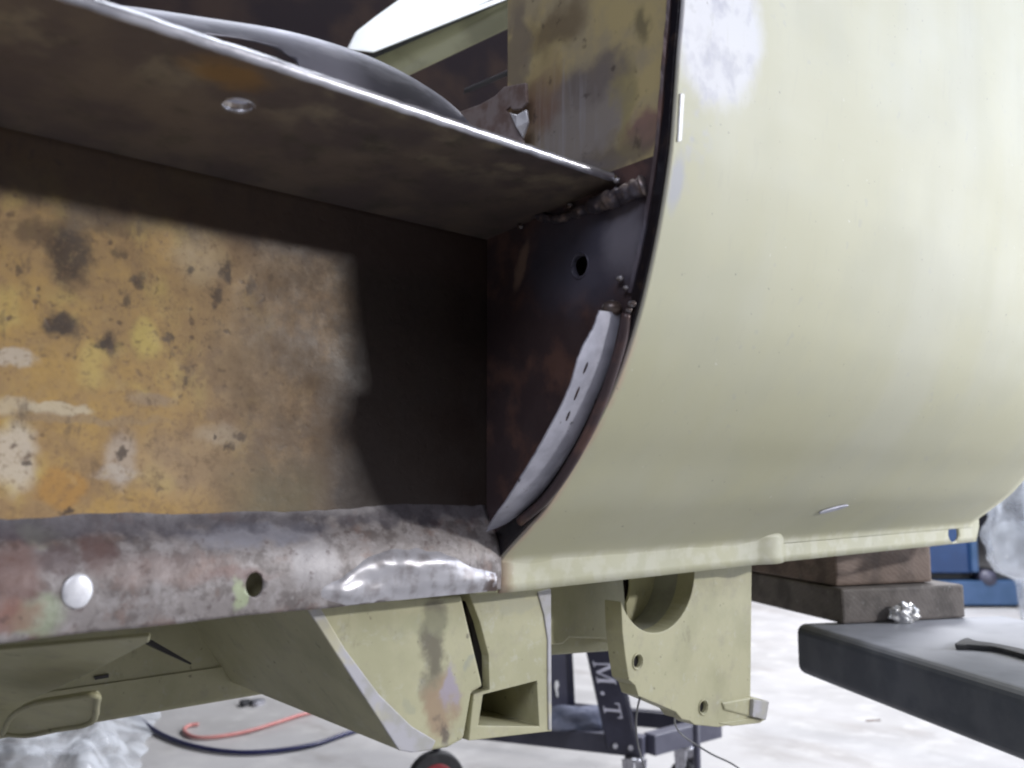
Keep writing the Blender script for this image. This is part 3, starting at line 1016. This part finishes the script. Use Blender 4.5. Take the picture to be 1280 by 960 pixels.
# dark shadow gap lip
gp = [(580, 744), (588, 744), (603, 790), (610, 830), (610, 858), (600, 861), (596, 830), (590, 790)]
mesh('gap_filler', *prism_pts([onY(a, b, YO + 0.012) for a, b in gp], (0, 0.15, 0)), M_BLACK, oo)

# ---- sloping gusset and chassis rail, left of the outrigger
gn = np.array([-0.30, -0.30, -0.905])
g0 = np.array([0.12, 0.605, -0.086])


def on_plane(px, py):
    r = ray(px, py)
    return r * (np.dot(g0, gn) / np.dot(r, gn))


gus = [(-90, 822), (0, 813), (187, 796), (186, 803), (120, 838), (30, 880), (-8, 912), (-90, 930)]
mesh('floor_gusset', *prism_pts([on_plane(a, b) for a, b in gus], -gn * 0.003), M_UNDER, van, bevel=0.001)
YR = 0.86
rl = [onY(-60, 740, YR), onY(-60, 936, YR), onY(1000, 760, YR), onY(1000, 700, YR)]
zr = onY(0, 925, YR)[2]
zt = -0.055
rx0, rx1 = onY(-120, 930, YR)[0], onY(480, 860, YR)[0]
mesh('chassis_rail', *prism_pts([(rx0, YR, zt), (rx0, YR, zr), (rx0, YR + 0.07, zr), (rx0, YR + 0.07, zt)], (rx1 - rx0, 0, 0)), M_UNDER, van, bevel=0.004, seg=3)
mesh('rail_seam', *prism_pts([(rx0, YR - 0.0015, zr + 0.034), (rx0, YR - 0.0015, zr + 0.031), (rx0, YR + 0.001, zr + 0.031), (rx0, YR + 0.001, zr + 0.034)], (rx1 - rx0, 0, 0)), M_UNDER, van)
# channel end with an open mouth
YC = 0.70
pn = np.array([-0.38, -0.36, -0.85])
p0 = onY(60, 893, YC)


def on_pocket(px, py, k=1.0):
    r = ray(px, py)
    return r * (np.dot(p0, pn) / np.dot(r, pn)) * k


ch = crom([(4, 917), (14, 896), (40, 881), (80, 874), (119, 869), (121, 880), (114, 903), (70, 912), (34, 919), (4, 917)], 4)[:-1]
pk = mesh('rail_pocket', *prism_pts([on_pocket(a, b) for a, b in ch], -pn * 0.003), M_UNDER, van)
rim = [on_pocket(a, b, 0.998) for a, b in ch]
tube('pocket_rim', rim + [rim[0]], 0.0021, M_UNDER, pk, 8)
prism('rail_clip', [onY(a, b, YR - 0.002) for a, b in [(118, 846), (136, 843), (136, 847), (119, 850)]], (0, 0.002, 0), M_BLACK, van, 0.0)
prism('gusset_dark_slit', [onY(a, b, 0.80) for a, b in [(174, 801), (190, 800), (240, 829), (238, 831)]], (0, 0.02, 0), M_BLACK, van, 0.0)  # black sliver drawn for a dark slit beside the gusset

# ---- cross member and hanging bracket, right of the outrigger
YB = 0.578
cm = [(680, 700), (790, 690), (790, 800), (770, 806), (764, 799), (712, 797), (705, 805), (680, 808)]
mesh('cross_member', *prism_pts([onY(a, b, 0.70) for a, b in cm], (0, 0.06, 0)), M_UNDER, van, bevel=0.002)
mesh('cross_member_flange', *prism_pts([onY(a, b, 0.725) for a, b in [(676, 796), (792, 790), (792, 812), (676, 820)]], (0, 0.03, 0)), M_UNDER, van, bevel=0.002)
bp = [(770, 690), (776, 740), (778, 790), (782, 824), (786, 850), (794, 857), (798, 870), (845, 890), (852, 899), (862, 901), (868, 906), (898, 909), (938, 902), (940, 690)]
br = mesh('hanger_bracket', *prism_pts([onY(a, b, YB) for a, b in bp], (0, 0.022, 0)), M_UNDER, van)
big = onY(822, 716, YB)
kx = np.linalg.norm(onY(868, 716, YB) - onY(822, 716, YB))
kz = abs(onY(822, 791, YB)[2] - big[2])
ctr = [prism_pts(ngon(big - np.array([0, 0.03, 0]), (1, 0, 0), (0, 0, 1), kx, kz, 48), (0, 0.07, 0))]
for (px, py) in [(797, 827), (879, 884)]:
    q = onY(px, py, YB)
    ctr.append(prism_pts(ngon(q - np.array([0, 0.03, 0]), (1, 0, 0), (0, 0, 1), 0.0058, 0.0058, 20), (0, 0.07, 0)))
cut(br, ctr)
add_bevel(br, 0.0010, 2)
# raised rims round the small holes, black discs inside standing in for their shade
for (px, py) in [(797, 827), (879, 884)]:
    q = onY(px, py, YB)
    ring = ngon(q + np.array([0, -0.0004, 0]), (1, 0, 0), (0, 0, 1), 0.0074, 0.0074, 24)
    tube('hole_rim', ring + [ring[0]], 0.0007, M_UNDER, br, 8)
    mesh('hole_dark_disc', *prism_pts(ngon(q + np.array([0, 0.004, 0]), (1, 0, 0), (0, 0, 1), 0.0057, 0.0057, 20), (0, 0.003, 0)), M_BLACK, br)
# cylinder behind the big hole, with its own end wall and dark bore
n = 48
cv = []
n = 40
for d in (0.0215, 0.055):
    cv += [big + np.array([kx * 1.01 * math.cos(a), d, kz * 1.01 * math.sin(a)]) for a in np.linspace(math.radians(-105), math.radians(75), n)]
mesh('collar', cv, [[k, k + 1, n + k + 1, n + k] for k in range(n - 1)], M_COLLAR, br, smooth=True)
ew = mesh('collar_end_wall', *prism_pts([onY(a, b, YB + 0.052) for a, b in [(779, 690), (880, 690), (880, 800), (792, 806), (784, 770)]], (0, 0.003, 0)), M_UNDER, br)
hb = onY(776, 728, YB + 0.052)
cut(ew, [prism_pts(ngon(hb - np.array([0, 0.02, 0]), (1, 0, 0), (0, 0, 1), 0.016, 0.026, 32), (0, 0.05, 0))])
mesh('bore_backing', *prism_pts([onY(a, b, YB + 0.062) for a, b in [(778, 690), (830, 690), (830, 780), (786, 780)]], (0, 0.003, 0)), M_DARK, br)
# corner tab of the bracket
ta = [onY(a, b, YB - 0.001) for a, b in [(898, 893), (918, 868), (940, 866), (940, 901), (905, 908)]]
te = [onY(a, b, YB - 0.020) for a, b in [(944, 874), (962, 877), (957, 901), (942, 898)]]
mesh('corner_tab', *prism_pts([onY(a, b, YB - 0.002) for a, b in [(903, 878), (941, 871), (962, 877), (958, 899), (941, 897), (906, 888)]], (0, 0.010, 0)), M_UNDER, br, bevel=0.002)
mesh('tab_foot', *prism_pts([onY(a, b, YB - 0.001) for a, b in [(898, 904), (941, 897), (958, 899), (950, 904), (915, 908)]], (0, 0.012, 0)), M_UNDER, br, bevel=0.001)
mesh('tab_end', *prism_pts([onY(a, b, YB - 0.006) for a, b in [(942, 874), (962, 877), (958, 900), (941, 896)]], (0, 0.006, 0)), M_EDGE, br, bevel=0.001)

# ---- above the shelf: steel cover, and the far side seen through the opening
yc = 0.50
top = crom([(-120, -12), (0, -2), (75, 4), (150, 8), (250, 22), (350, 38), (430, 60), (490, 85), (540, 115), (569, 139), (590, 165)], 8)
cvv = []
NT = 14
for (px, py) in top:
    tp = onY(px, py, 0.56)
    for j in range(NT):
        t = j / (NT - 1)
        # bowed sheet: leans back towards its rolled top
        y = 0.535 + 0.025 * t ** 1.6
        z = 0.2155 + (tp[2] - 0.2155) * math.sin(t * math.pi / 2) ** 0.9
        cvv.append((tp[0], y, z))
cvr = mesh('steel_cover', cvv, grid_faces(len(top), NT), M_COVER, van, smooth=True)
sm = cvr.modifiers.new('sheet', 'SOLIDIFY')
sm.thickness = 0.0012
sm.offset = 1 if cvr.data.polygons[0].normal.y > 0 else -1
slot = crom([(246, 41), (290, 45), (330, 54), (360, 66), (384, 86), (374, 106), (330, 95), (290, 74)], 4)
cut(cvr, [prism_pts([onY(a, b, 0.46) for a, b in slot], (onY(310, 62, 0.62) - onY(310, 62, 0.46)))])
rr = [onY(a, b, 0.494) for a, b in crom([(238, 38), (290, 44), (335, 54), (366, 68), (388, 86)], 6)]
for p in cvr.data.polygons:
    p.use_smooth = True

# bulkhead behind, the unlit interior put into its dark colour
mesh('bulkhead', *prism_pts([(-1.2, 1.75, -.05), (2.6, 1.75, -.05), (2.6, 1.75, 1.6), (-1.2, 1.75, 1.6)], (0, 0.01, 0)), M_DARK, van)
d0, d1 = 1.25, 1.55
tn_ = np.cross(dep(632, 0, d0 + .08) - dep(466, 66, d0), dep(505, -5, d0 + .16) - dep(466, 66, d0))
tp_ = dep(466, 66, d0)
wpn = [ray(a, b) * (np.dot(tp_, tn_) / np.dot(ray(a, b), tn_)) for a, b in [(432, 62), (442, 42), (470, 20), (505, -5), (680, -80), (680, -30), (632, 0), (466, 66)]]
mesh('white_sill_trim', *prism_pts(wpn, ray(600, 40) * 0.05), M_WHITE, van, bevel=0.004)
mesh('rail_seal', *prism_pts([dep(455, 69, d0 + .015), dep(640, -12, d0 + .1), dep(640, -2, d0 + .1), dep(462, 75, d0 + .015)], ray(600, 40) * 0.05), M_SEAL, van)
mesh('far_rail', *prism_pts([dep(440, 80, d0 + .02), dep(640, -3, d0 + .1), dep(660, 24, d0 + .1), dep(440, 128, d0 + .02)], ray(600, 40) * 0.05), M_CREAM, van, bevel=0.002)
mesh('inner_brace', *prism_pts([dep(580, 112, 1.45), dep(650, 82, 1.45), dep(650, 88, 1.45), dep(580, 118, 1.45)], ray(600, 40) * 0.02), M_DOLLY2, van)

# ------------------------------------------------------------------ lift arm, timber blocks
th = math.radians(-12.4)          # direction of the arm seen from the camera
fwd = AX @ np.array([math.sin(th), 0, math.cos(th)])
fwd[2] = 0
fwd /= np.linalg.norm(fwd)
side = np.array([fwd[1], -fwd[0], 0])
ZT = -0.2088
cor = onZ(992, 778, ZT)            # far left corner of its top
zb = ZT - 0.072
pr = []
nw = 0.36
for (s_, z_) in [(0, ZT), (nw, ZT), (nw, zb), (0, zb)]:
    p = cor + side * s_
    pr.append(np.array([p[0], p[1], z_]))
arm = root('lift_arm', (cor + side * 0.1 - fwd * 0.3 + np.array([0, 0, zb - ZT])), 'charcoal steel lift arm with a dusty top carrying the timber blocks', 'lift arm')
mesh('beam', *prism_pts(pr, -fwd * 0.95), M_BEAM, arm, bevel=0.014, seg=5)
# the arm's hinge post stands on the floor outside the picture
far = cor - fwd * 0.88 + side * 0.13
tube('pivot_post', [(far[0] + .0, far[1], FL + 0.002), (far[0], far[1], zb + 0.001)], 0.06, M_BEAM, arm, 20)
tube('foot_plate', [(far[0], far[1], FL + 0.0), (far[0], far[1], FL + 0.02)], 0.15, M_BEAM, arm, 24)


def block(name, c, w, l, h, mat, label, ang=0.0, n=10):
    """timber: c is the near left bottom corner, w across, l back, h high"""
    ca, sa = math.cos(ang), math.sin(ang)
    s_ = side * ca + fwd * sa
    f_ = fwd * ca - side * sa
    me = bpy.data.meshes.new(name)
    bm = bmesh.new()
    bmesh.ops.create_cube(bm, size=1.0)
    bmesh.ops.bevel(bm, geom=list(bm.edges), offset=0.05, segments=2, affect='EDGES', profile=0.6)
    bmesh.ops.subdivide_edges(bm, edges=[e for e in bm.edges if e.calc_length() > 0.5], cuts=8, use_grid_fill=True)
    vv = []
    for v in bm.verts:
        q = v.co
        dx, dy, dz = q.x + .5, q.y + .5, q.z + .5
        # bevel offsets scaled back to about 4 mm
        def sc_(t, L):
            if t < 0.05:
                return t / 0.05 * 0.004
            if t > 0.95:
                return L - (1 - t) / 0.05 * 0.004
            return 0.004 + (t - 0.05) / 0.9 * (L - 0.008)
        p = np.asarray(c) + s_ * sc_(dx, w) + f_ * sc_(dy, l) + np.array([0, 0, sc_(dz, h)])
        k = mnoise.noise(Vector(p * 40)) * 0.0008 + mnoise.noise(Vector(p * 12)) * 0.0010
        p = p + s_ * k * (1 if dx > .5 else -1) + f_ * k
        vv.append(p)
    ff = [[v.index for v in f.verts] for f in bm.faces]
    bm.verts.index_update()
    bm.free()
    o = mesh(name, vv, ff, mat, None, origin=np.asarray(c) + s_ * w / 2 + f_ * l / 2)
    return thing(o, label, 'timber block', 'timber packing blocks')


c1 = onZ(1053, 781, ZT)
w1 = 0.152
blk1 = block('timber_block', c1 + np.array([0, 0, 0.0008]), 0.218, 0.32, 0.0500, M_WOOD2, 'grey dirty timber block lying on the lift arm, under the brown block', 0.06)
c2 = onZ(1062, 737, ZT + 0.0516) + fwd * 0.034
blk2 = block('timber_block', c2 + np.array([0, 0, 0.0008]), 0.178, 0.30, 0.1040, M_WOOD1, 'brown end-grain timber block wedged under the van on top of the grey one', 0.10)

# scrap of crumpled foil against the lower block
bm = bmesh.new()
bmesh.ops.create_icosphere(bm, subdivisions=4, radius=1.0)
fc = onZ(1128, 778, ZT) - fwd * 0.006 + np.array([0, 0, 0.0130])
fv = []
for v in bm.verts:
    k = 1 + 0.35 * mnoise.noise(v.co * 2.2) + 0.35 * abs(mnoise.noise(v.co * 5.0))
    q = v.co * k
    p = fc + side * q.x * 0.021 + fwd * q.y * 0.008 + np.array([0, 0, max(-0.0125, q.z * 0.014)])
    fv.append(p)
ff = [[v.index for v in f.verts] for f in bm.faces]
bm.free()
o = mesh('foil_scrap', fv, ff, M_FOIL, None, origin=fc)
thing(o, 'crumpled silver foil scrap against the grey timber block', 'foil')

# torn rubber pad lying on the arm
sp_ = crom([(1194, 810), (1208, 803), (1222, 807), (1244, 810), (1290, 820), (1360, 840)], 5)
sp2 = crom([(1196, 812), (1212, 812), (1226, 813), (1246, 815), (1290, 827), (1360, 848)], 5)
pv = [onZ(a, b, ZT + 0.0008) for a, b in sp_] + [onZ(a, b, ZT + 0.0008) for a, b in sp2[::-1]]
v_, f_ = prism_pts(pv, (0, 0, 0.006))
o = mesh('rubber_strip', v_, f_, M_RUBBER, None, origin=np.mean(pv, axis=0), bevel=0.001)
thing(o, 'torn dark rubber strip lying on the dusty lift arm', 'rubber strip')

# ------------------------------------------------------------------ far machine, wrapped roll
dm = 6.0


def upright(px, py, d):
    """point at distance d along the floor direction of the camera"""
    return dep(px, py, d)


Rr = AX @ np.array([1.0, 0, 0])
Ff = np.array([AX[0][2], AX[1][2], 0])
Ff /= np.linalg.norm(Ff)


def fbox(name, px0, px1, z0, z1, d, thick, mat, parent, bevel=0.004):
    """upright box facing the camera at floor distance d, between picture columns"""
    a, b = Rr * ((px0 - 640) / F * d) + Ff * d, Rr * ((px1 - 640) / F * d) + Ff * d
    pts = [np.array([a[0], a[1], z0]), np.array([b[0], b[1], z0]), np.array([b[0], b[1], z1]), np.array([a[0], a[1], z1])]
    return mesh(name, *prism_pts(pts, Ff * thick), mat, parent, bevel=bevel)


bl = root('blue_machine', Rr * ((1180 - 640) / F * dm) + Ff * dm + np.array([0, 0, FL]), 'blue painted workshop machine standing on the floor behind the timber blocks', 'machine')
zf = lambda py, d: -(py - 600) / F * d * 1.006
fbox('base_drawer', 1090, 1266, FL + 0.02, zf(723, dm), dm, 0.5, M_BLUE2, bl)
fbox('dark_recess', 1085, 1255, zf(723, dm) + 0.002, zf(714, dm), dm + 0.12, 0.38, M_SEAL, bl)
fbox('upper_body', 1070, 1213, zf(714, dm) + 0.002, zf(575, dm), dm + 0.05, 0.45, M_BLUE, bl)
fbox('body_rib', 1206, 1214, zf(712, dm), zf(640, dm), dm + 0.02, 0.03, M_BLUE2, bl)
tube('roller', [Rr * ((1226 - 640) / F * dm) + Ff * (dm - .005) + np.array([0, 0, zf(719, dm)]), Rr * ((1226 - 640) / F * dm) + Ff * (dm + .12) + np.array([0, 0, zf(719, dm)])], 0.05, M_DOLLY2, bl, 20)
for xx in (1105, 1250):
    fbox('foot', xx - 8, xx + 8, FL, FL + 0.0195, dm + 0.05, 0.1, M_SEAL, bl, 0)

# dark stand glimpsed left of the blocks
ds = 6.6
st = root('dark_stand', Rr * ((958 - 640) / F * ds) + Ff * ds + np.array([0, 0, FL]), 'dark workshop stand glimpsed between the green bracket and timber blocks', 'stand')
fbox('cabinet_body', 942, 1002, FL + 0.03, zf(688, ds), ds, 0.4, M_DOLLY, st)
fbox('label_strip', 950, 956, zf(725, ds), zf(706, ds), ds - 0.006, 0.005, M_LETTER, st, 0)
fbox('plinth', 946, 998, FL, FL + 0.0295, ds + 0.03, 0.3, M_SEAL, st, 0)

# plastic wrapped roll on the right
dr = 2.6
wc = Rr * ((1296 - 640) / F * dr) + Ff * dr
rv = []
na, nb = 40, 60
for i in range(nb):
    t = i / (nb - 1)
    z = FL + t * 1.10
    py = 600 - z / dr * F
    r = np.interp(py, [540, 625, 660, 700, 716, 724, 760, 960], [0.10, 0.135, 0.165, 0.165, 0.13, 0.075, 0.070, 0.085])
    for k in range(na):
        a = 2 * math.pi * k / na
        d = Rr * math.cos(a) + Ff * math.sin(a)
        pn = Vector((math.cos(a) * 2.2, math.sin(a) * 2.2, z * 9))
        cr = abs(mnoise.noise(pn)) * 0.6 + abs(mnoise.noise(pn * 2.1)) * 0.18
        rv.append(wc + d * r * (0.85 + 0.55 * cr) + np.array([0, 0, z]))
fcs = [[i * na + k, i * na + (k + 1) % na, (i + 1) * na + (k + 1) % na, (i + 1) * na + k] for i in range(nb - 1) for k in range(na)]
fcs += [list(range(na))[::-1], [(nb - 1) * na + k for k in range(na)]]
rl_ = root('wrapped_roll', wc + np.array([0, 0, FL]), 'tall roll wrapped in crumpled clear plastic at the right edge', 'plastic roll')
mesh('plastic_wrap', rv, fcs, M_FILM, rl_, smooth=True)
tube('roll_core', [wc + np.array([0, 0, FL]), wc + np.array([0, 0, FL + 1.08])], 0.045, plain('white_card', (0.7, 0.73, 0.78), (0.62, 0.65, 0.7), 8, 0.7), rl_, 20)

# ------------------------------------------------------------------ rolling frame with lettering
dd = 2.36
dol = root('rolling_frame', Rr * ((780 - 640) / F * dd) + Ff * dd + np.array([0, 0, FL]), 'dark steel rolling frame on castors with the pale letters M.T on its upright', 'rolling frame')


def fpt(px, z, d):
    p = Rr * ((px - 640) / F * d) + Ff * d
    return np.array([p[0], p[1], z])


def zpix(py, d):
    """height of picture row py at floor distance d"""
    r = ray(640, py)
    k = d / np.dot(r, Ff)
    return r[2] * k


def pxat(px, py, d):
    r = ray(px, py)
    return r * (d / np.dot(r, Ff))


def bar(name, a, b, h, t, mat, bevel=0.003):
    """horizontal box bar between two base points (bottom edge), height h, thickness t"""
    a, b = np.asarray(a), np.asarray(b)
    d = b - a
    d[2] = 0
    nn = np.array([-d[1], d[0], 0]) / np.linalg.norm(d) * t
    pts = [a - nn / 2, a + nn / 2, a + nn / 2 + np.array([0, 0, h]), a - nn / 2 + np.array([0, 0, h])]
    return mesh(name, *prism_pts(pts, b - a), mat, dol, bevel=bevel)


zb0 = zpix(945, dd)
cornr = pxat(806, 945, dd)
zb0 = cornr[2]
lft = onZ(520, 913, zb0)
rgt = onZ(896, 920, zb0)
bkl = onZ(770, 908, zb0)
bar('base_bar', lft, cornr, 0.050, 0.04, M_DOLLY2)
bar('base_bar', cornr + (rgt - cornr) * 0.06, rgt, 0.052, 0.04, M_DOLLY2)
bar('base_bar', onZ(640, 892, zb0), rgt + (rgt - cornr) * 0.0 + Ff * 0.03, 0.045, 0.03, M_DOLLY)
# lettered upright: leaning plate
q = [pxat(731, 805, dd - .02), pxat(760, 938, dd - .02), pxat(797, 943, dd - .02), pxat(768, 805, dd - .02)]
upr = mesh('lettered_upright', *prism_pts(q, Ff * 0.03), M_DOLLY, dol, bevel=0.002)


def on_up(u, v):
    """u across 0..1 left to right, v along 0..1 from the top"""
    a = q[0] + (q[1] - q[0]) * v
    b = q[3] + (q[2] - q[3]) * v
    return a + (b - a) * u - Ff * 0.0015


def letter(name, polys, v0, v1, u0, u1):
    """letter drawn in a unit box (x right, y up), turned clockwise to read downwards"""
    vs, fs = [], []
    for pg in polys:
        n0 = len(vs)
        pts = [on_up(u0 + (u1 - u0) * y, v0 + (v1 - v0) * x) for x, y in pg]
        a, b = prism_pts(pts, Ff * 0.0012)
        vs += a
        fs += [[i + n0 for i in f] for f in b]
    return mesh(name, vs, fs, M_LETTER, upr)


def quad(x0, y0, x1, y1):
    return [(x0, y0), (x1, y0), (x1, y1), (x0, y1)]


letter('letter_t', [quad(0.42, 0.07, 0.58, 0.93), quad(0.28, 0, 0.72, 0.07), quad(0, 0.93, 1, 1.0), [(0, 0.93), (0.0, 0.72), (0.06, 0.72), (0.10, 0.93)], [(1, 0.93), (0.90, 0.93), (0.94, 0.72), (1, 0.72)]],
       0.545, 0.685, 0.16, 0.74)
letter('letter_m', [quad(0.10, 0.06, 0.16, 0.94), quad(0, 0, 0.26, 0.06), quad(0, 0.94, 0.2, 1.0), quad(0.80, 0.06, 0.94, 0.94), quad(0.70, 0, 1.0, 0.06), quad(0.80, 0.94, 1.0, 1.0),
                    [(0.12, 1.0), (0.28, 1.0), (0.55, 0.18), (0.47, 0.06)], [(0.47, 0.06), (0.54, 0.06), (0.84, 0.92), (0.80, 1.0)]],
       0.16, 0.37, 0.14, 0.78)
letter('full_stop', [[(0.5 + 0.5 * math.cos(a), 0.5 + 0.5 * math.sin(a)) for a in np.linspace(0, 2 * math.pi, 10, endpoint=False)]], 0.445, 0.478, 0.17, 0.31)
for u in (0.28, 0.80):
    c_ = on_up(u, 0.945)
    mesh('bolt_head', *prism_pts(ngon(c_, Rr, np.array([0, 0, 1.0]), 0.0065, 0.0065, 10), -Ff * 0.004), M_STEEL, upr)
# pale side of the upright
mesh('upright_side', *prism_pts([pxat(769, 805, dd - .018), pxat(798, 943, dd - .018), pxat(801, 941, dd - .018), pxat(772, 805, dd - .018)], Ff * 0.04), M_DOLLY2, dol)
# second upright, slate with a black edge and a pale paddle mark
u2 = mesh('slate_upright', *prism_pts([pxat(668, 800, dd + .14), pxat(668, 905, dd + .14), pxat(716, 903, dd + .14), pxat(710, 800, dd + .14)], Ff * 0.03), M_DOLLY2, dol, bevel=0.002)
mesh('black_edge', *prism_pts([pxat(709, 800, dd + .136), pxat(714, 904, dd + .136), pxat(720, 904, dd + .136), pxat(715, 800, dd + .136)], Ff * 0.04), M_DOLLY, u2)
mk = [pxat(a, b, dd + .136) for a, b in [(694, 852), (696, 850), (698, 852), (699, 857), (697, 861), (698, 871), (696, 872), (694, 862), (693, 857)]]
mesh('pale_mark', *prism_pts(mk, Ff * 0.001), M_TAPE, u2)
# castors
for (px, py, d_, red) in [(793, 948, dd, 0), (857, 930, dd + .10, 0), (545, 940, dd + 0.02, 1)]:
    p = pxat(px, py, d_)
    ztop = zb0 - 0.001 if not red else zb0 - 0.001
    r_ = 0.050
    wz_ = FL + r_
    ax_ = Rr * 0.8 + Ff * 0.6 if not red else Ff * 0.94 - Rr * 0.34
    ax_ = ax_ / np.linalg.norm(ax_)
    if red:
        r_ = 0.075
        wz_ = FL + r_
    ax2 = np.array([-ax_[1], ax_[0], 0])
    cen = np.array([p[0], p[1], wz_])
    wh = mesh('castor_wheel', *prism_pts(ngon(cen - ax_ * 0.016, ax2, (0, 0, 1), r_, r_, 32), ax_ * 0.032), M_RUBBER, dol, bevel=0.006, seg=3)
    mesh('hub', *prism_pts(ngon(cen - ax_ * 0.019, ax2, (0, 0, 1), r_ * 0.62, r_ * 0.62, 24), ax_ * 0.038), M_RED if red else M_STEEL, wh, bevel=0.002)
    if not red:
        for s_ in (-1, 1):
            f0 = cen + ax_ * s_ * 0.021
            mesh('fork', *prism_pts([f0 + ax2 * -0.012 - np.array([0, 0, 0.01]), f0 + ax2 * 0.012 - np.array([0, 0, 0.01]), np.array([f0[0], f0[1], zb0 - 0.008]) + ax2 * 0.022,
                                     np.array([f0[0], f0[1], zb0 - 0.008]) - ax2 * 0.022], ax_ * s_ * 0.003), M_STEEL, dol)
        tube('swivel', [np.array([cen[0], cen[1], zb0 - 0.010]), np.array([cen[0], cen[1], zb0 - 0.0005])], 0.026, M_STEEL, dol, 16)
    else:
        tube('castor_stem', [np.array([cen[0], cen[1], wz_ + r_ + 0.004]), np.array([cen[0], cen[1], zb0 + 0.02])], 0.012, M_DOLLY, dol, 12)
# bolts under the base bar
for px in (650, 764, 806, 822):
    p = onZ(px, 936 if px > 700 else 922, zb0)
    mesh('base_bolt', *prism_pts(ngon(p, Rr, Ff, 0.009, 0.009, 8), (0, 0, -0.012)), M_STEEL, dol)

# cloth lying on the frame
cl_c = pxat(712, 902, dd + 0.10)
bm = bmesh.new()
bmesh.ops.create_icosphere(bm, subdivisions=4, radius=1.0)
cvs = []
for v in bm.verts:
    k = 1 + 0.30 * mnoise.noise(v.co * 1.7) + 0.22 * abs(mnoise.noise(v.co * 4))
    qd = v.co * k
    cvs.append(np.array([cl_c[0], cl_c[1], zb0 + 0.05]) + Rr * qd.x * 0.125 + Ff * qd.y * 0.05 + np.array([0, 0, max(-0.0, qd.z * 0.045 + 0.004)]))
ff = [[v.index for v in f.verts] for f in bm.faces]
bm.free()
o = mesh('folded_cloth', cvs, ff, M_CLOTH, None, smooth=True, origin=(cl_c[0], cl_c[1], zb0 + 0.05))
thing(o, 'rumpled grey blue cloth lying on the dark rolling frame', 'cloth')

# grey pole and wires below the bracket
pp = pxat(871, 935, 2.1)
o = tube('thin_pole', [(pp[0], pp[1], FL), (pp[0], pp[1], zpix(898, 2.1) + 0.10)], 0.0085, M_DOLLY2, None, 12, origin=(pp[0], pp[1], FL))
thing(o, 'thin slate grey pole standing under the green bracket', 'pole')
w0 = onY(800, 872, YB + 0.004)
wirep = [w0, pxat(797, 885, 0.95), pxat(795, 905, 1.0), pxat(797, 928, 1.05), pxat(803, 952, 1.1), pxat(812, 985, 1.15)]
o = tube('hanging_wire', crom(wirep, 6), 0.0011, M_WIRE, None, 6, origin=w0)
thing(o, 'thin grey wire hanging straight down from the bracket corner', 'wire')
w0 = onY(844, 892, YB + 0.004)
wirep = [w0, pxat(844, 905, 1.0), pxat(851, 917, 1.05), pxat(866, 928, 1.1), pxat(890, 943, 1.15), pxat(920, 958, 1.2), pxat(960, 990, 1.25)]
o = tube('hanging_wire', crom(wirep, 6), 0.0011, M_WIRE, None, 6, origin=w0)
thing(o, 'thin grey wire curling from the bracket down to the right', 'wire')

# ------------------------------------------------------------------ floor clutter at the left
hp = [onZ(a, b, FL + 0.0095) for a, b in crom([(150, 870), (172, 896), (200, 917), (240, 932), (290, 940), (340, 939), (390, 931), (430, 918), (500, 895)], 10)]
o = tube('air_hose', hp, 0.0075, M_BHOSE, None, 10, origin=hp[len(hp) // 2])
thing(o, 'dark blue hose curving across the floor under the green rail', 'hose')
hp = [onZ(a, b, FL + 0.0085) for a, b in crom([(248, 905), (236, 907), (230, 913), (242, 921), (270, 921), (310, 914), (350, 902), (375, 894), (430, 880), (480, 872)], 10)]
o = tube('air_hose', hp, 0.0062, M_RHOSE, None, 10, origin=hp[len(hp) // 2])
thing(o, 'faded red hose with a tight bend lying beyond the blue hose', 'hose')

# crumpled plastic sheet
na, nb = 110, 60
pv = []
for i in range(na):
    for j in range(nb):
        u, v = i / (na - 1), j / (nb - 1)
        px = -110 + u * (318 - 55 * v) + (20 * mnoise.noise(Vector((v * 7, 0, 1)))) * u
        py = 880 + v * 130 + 8 * mnoise.noise(Vector((u * 6, 3, 0)))
        p = onZ(px, py, FL)
        e = min(1, u * 8, (1 - u) * 5, v * 8, (1 - v) * 6)
        h = 0.006 + (0.20 * abs(mnoise.noise(Vector((p[0] * 2.2, p[1] * 3, 0)))) + 0.10 * abs(mnoise.noise(Vector((p[0] * 7, p[1] * 4, 2)))) + 0.02 * abs(mnoise.noise(Vector((p[0] * 19, p[1] * 13, 5))))) * max(e, 0)
        pv.append((p[0], p[1], FL + h))
o = mesh('plastic_sheet', pv, grid_faces(na, nb), M_FILM, None, origin=onZ(80, 935, FL), smooth=True)
thing(o, 'crumpled clear plastic sheet on the floor at the lower left', 'plastic sheet')

# small metal scraps on the floor
for (px, py, s_, lab) in [(306, 882, 1.0, 'small dark metal scrap on the floor left of its pale neighbour'), (322, 881, 1.2, 'small pale metal scrap on the floor right of its dark neighbour')]:
    c_ = onZ(px, py, FL)
    v_, f_ = prism_pts([c_ + Rr * (0.02 * s_ * math.cos(a) * (1 + .4 * math.sin(3 * a))) + Ff * (0.03 * math.sin(a)) for a in np.linspace(0, 2 * math.pi, 9, endpoint=False)], (0, 0, 0.018))
    o = mesh('metal_scrap', v_, f_, M_SEAL if 'dark' in lab.split('metal')[0] else M_STEEL, None, bevel=0.003, origin=c_)
    thing(o, lab, 'metal scrap')
c_ = onZ(1092, 902, FL)
v_, f_ = prism_pts([c_ - Rr * 0.025, c_ + Rr * 0.03 + Ff * 0.01, c_ + Rr * 0.03 + Ff * 0.016, c_ - Rr * 0.025 + Ff * 0.008], (0, 0, 0.004))
o = mesh('wood_splinter', v_, f_, M_WOOD1, None, origin=c_)
thing(o, 'thin brown splinter on the bare floor under the lift arm', 'splinter')
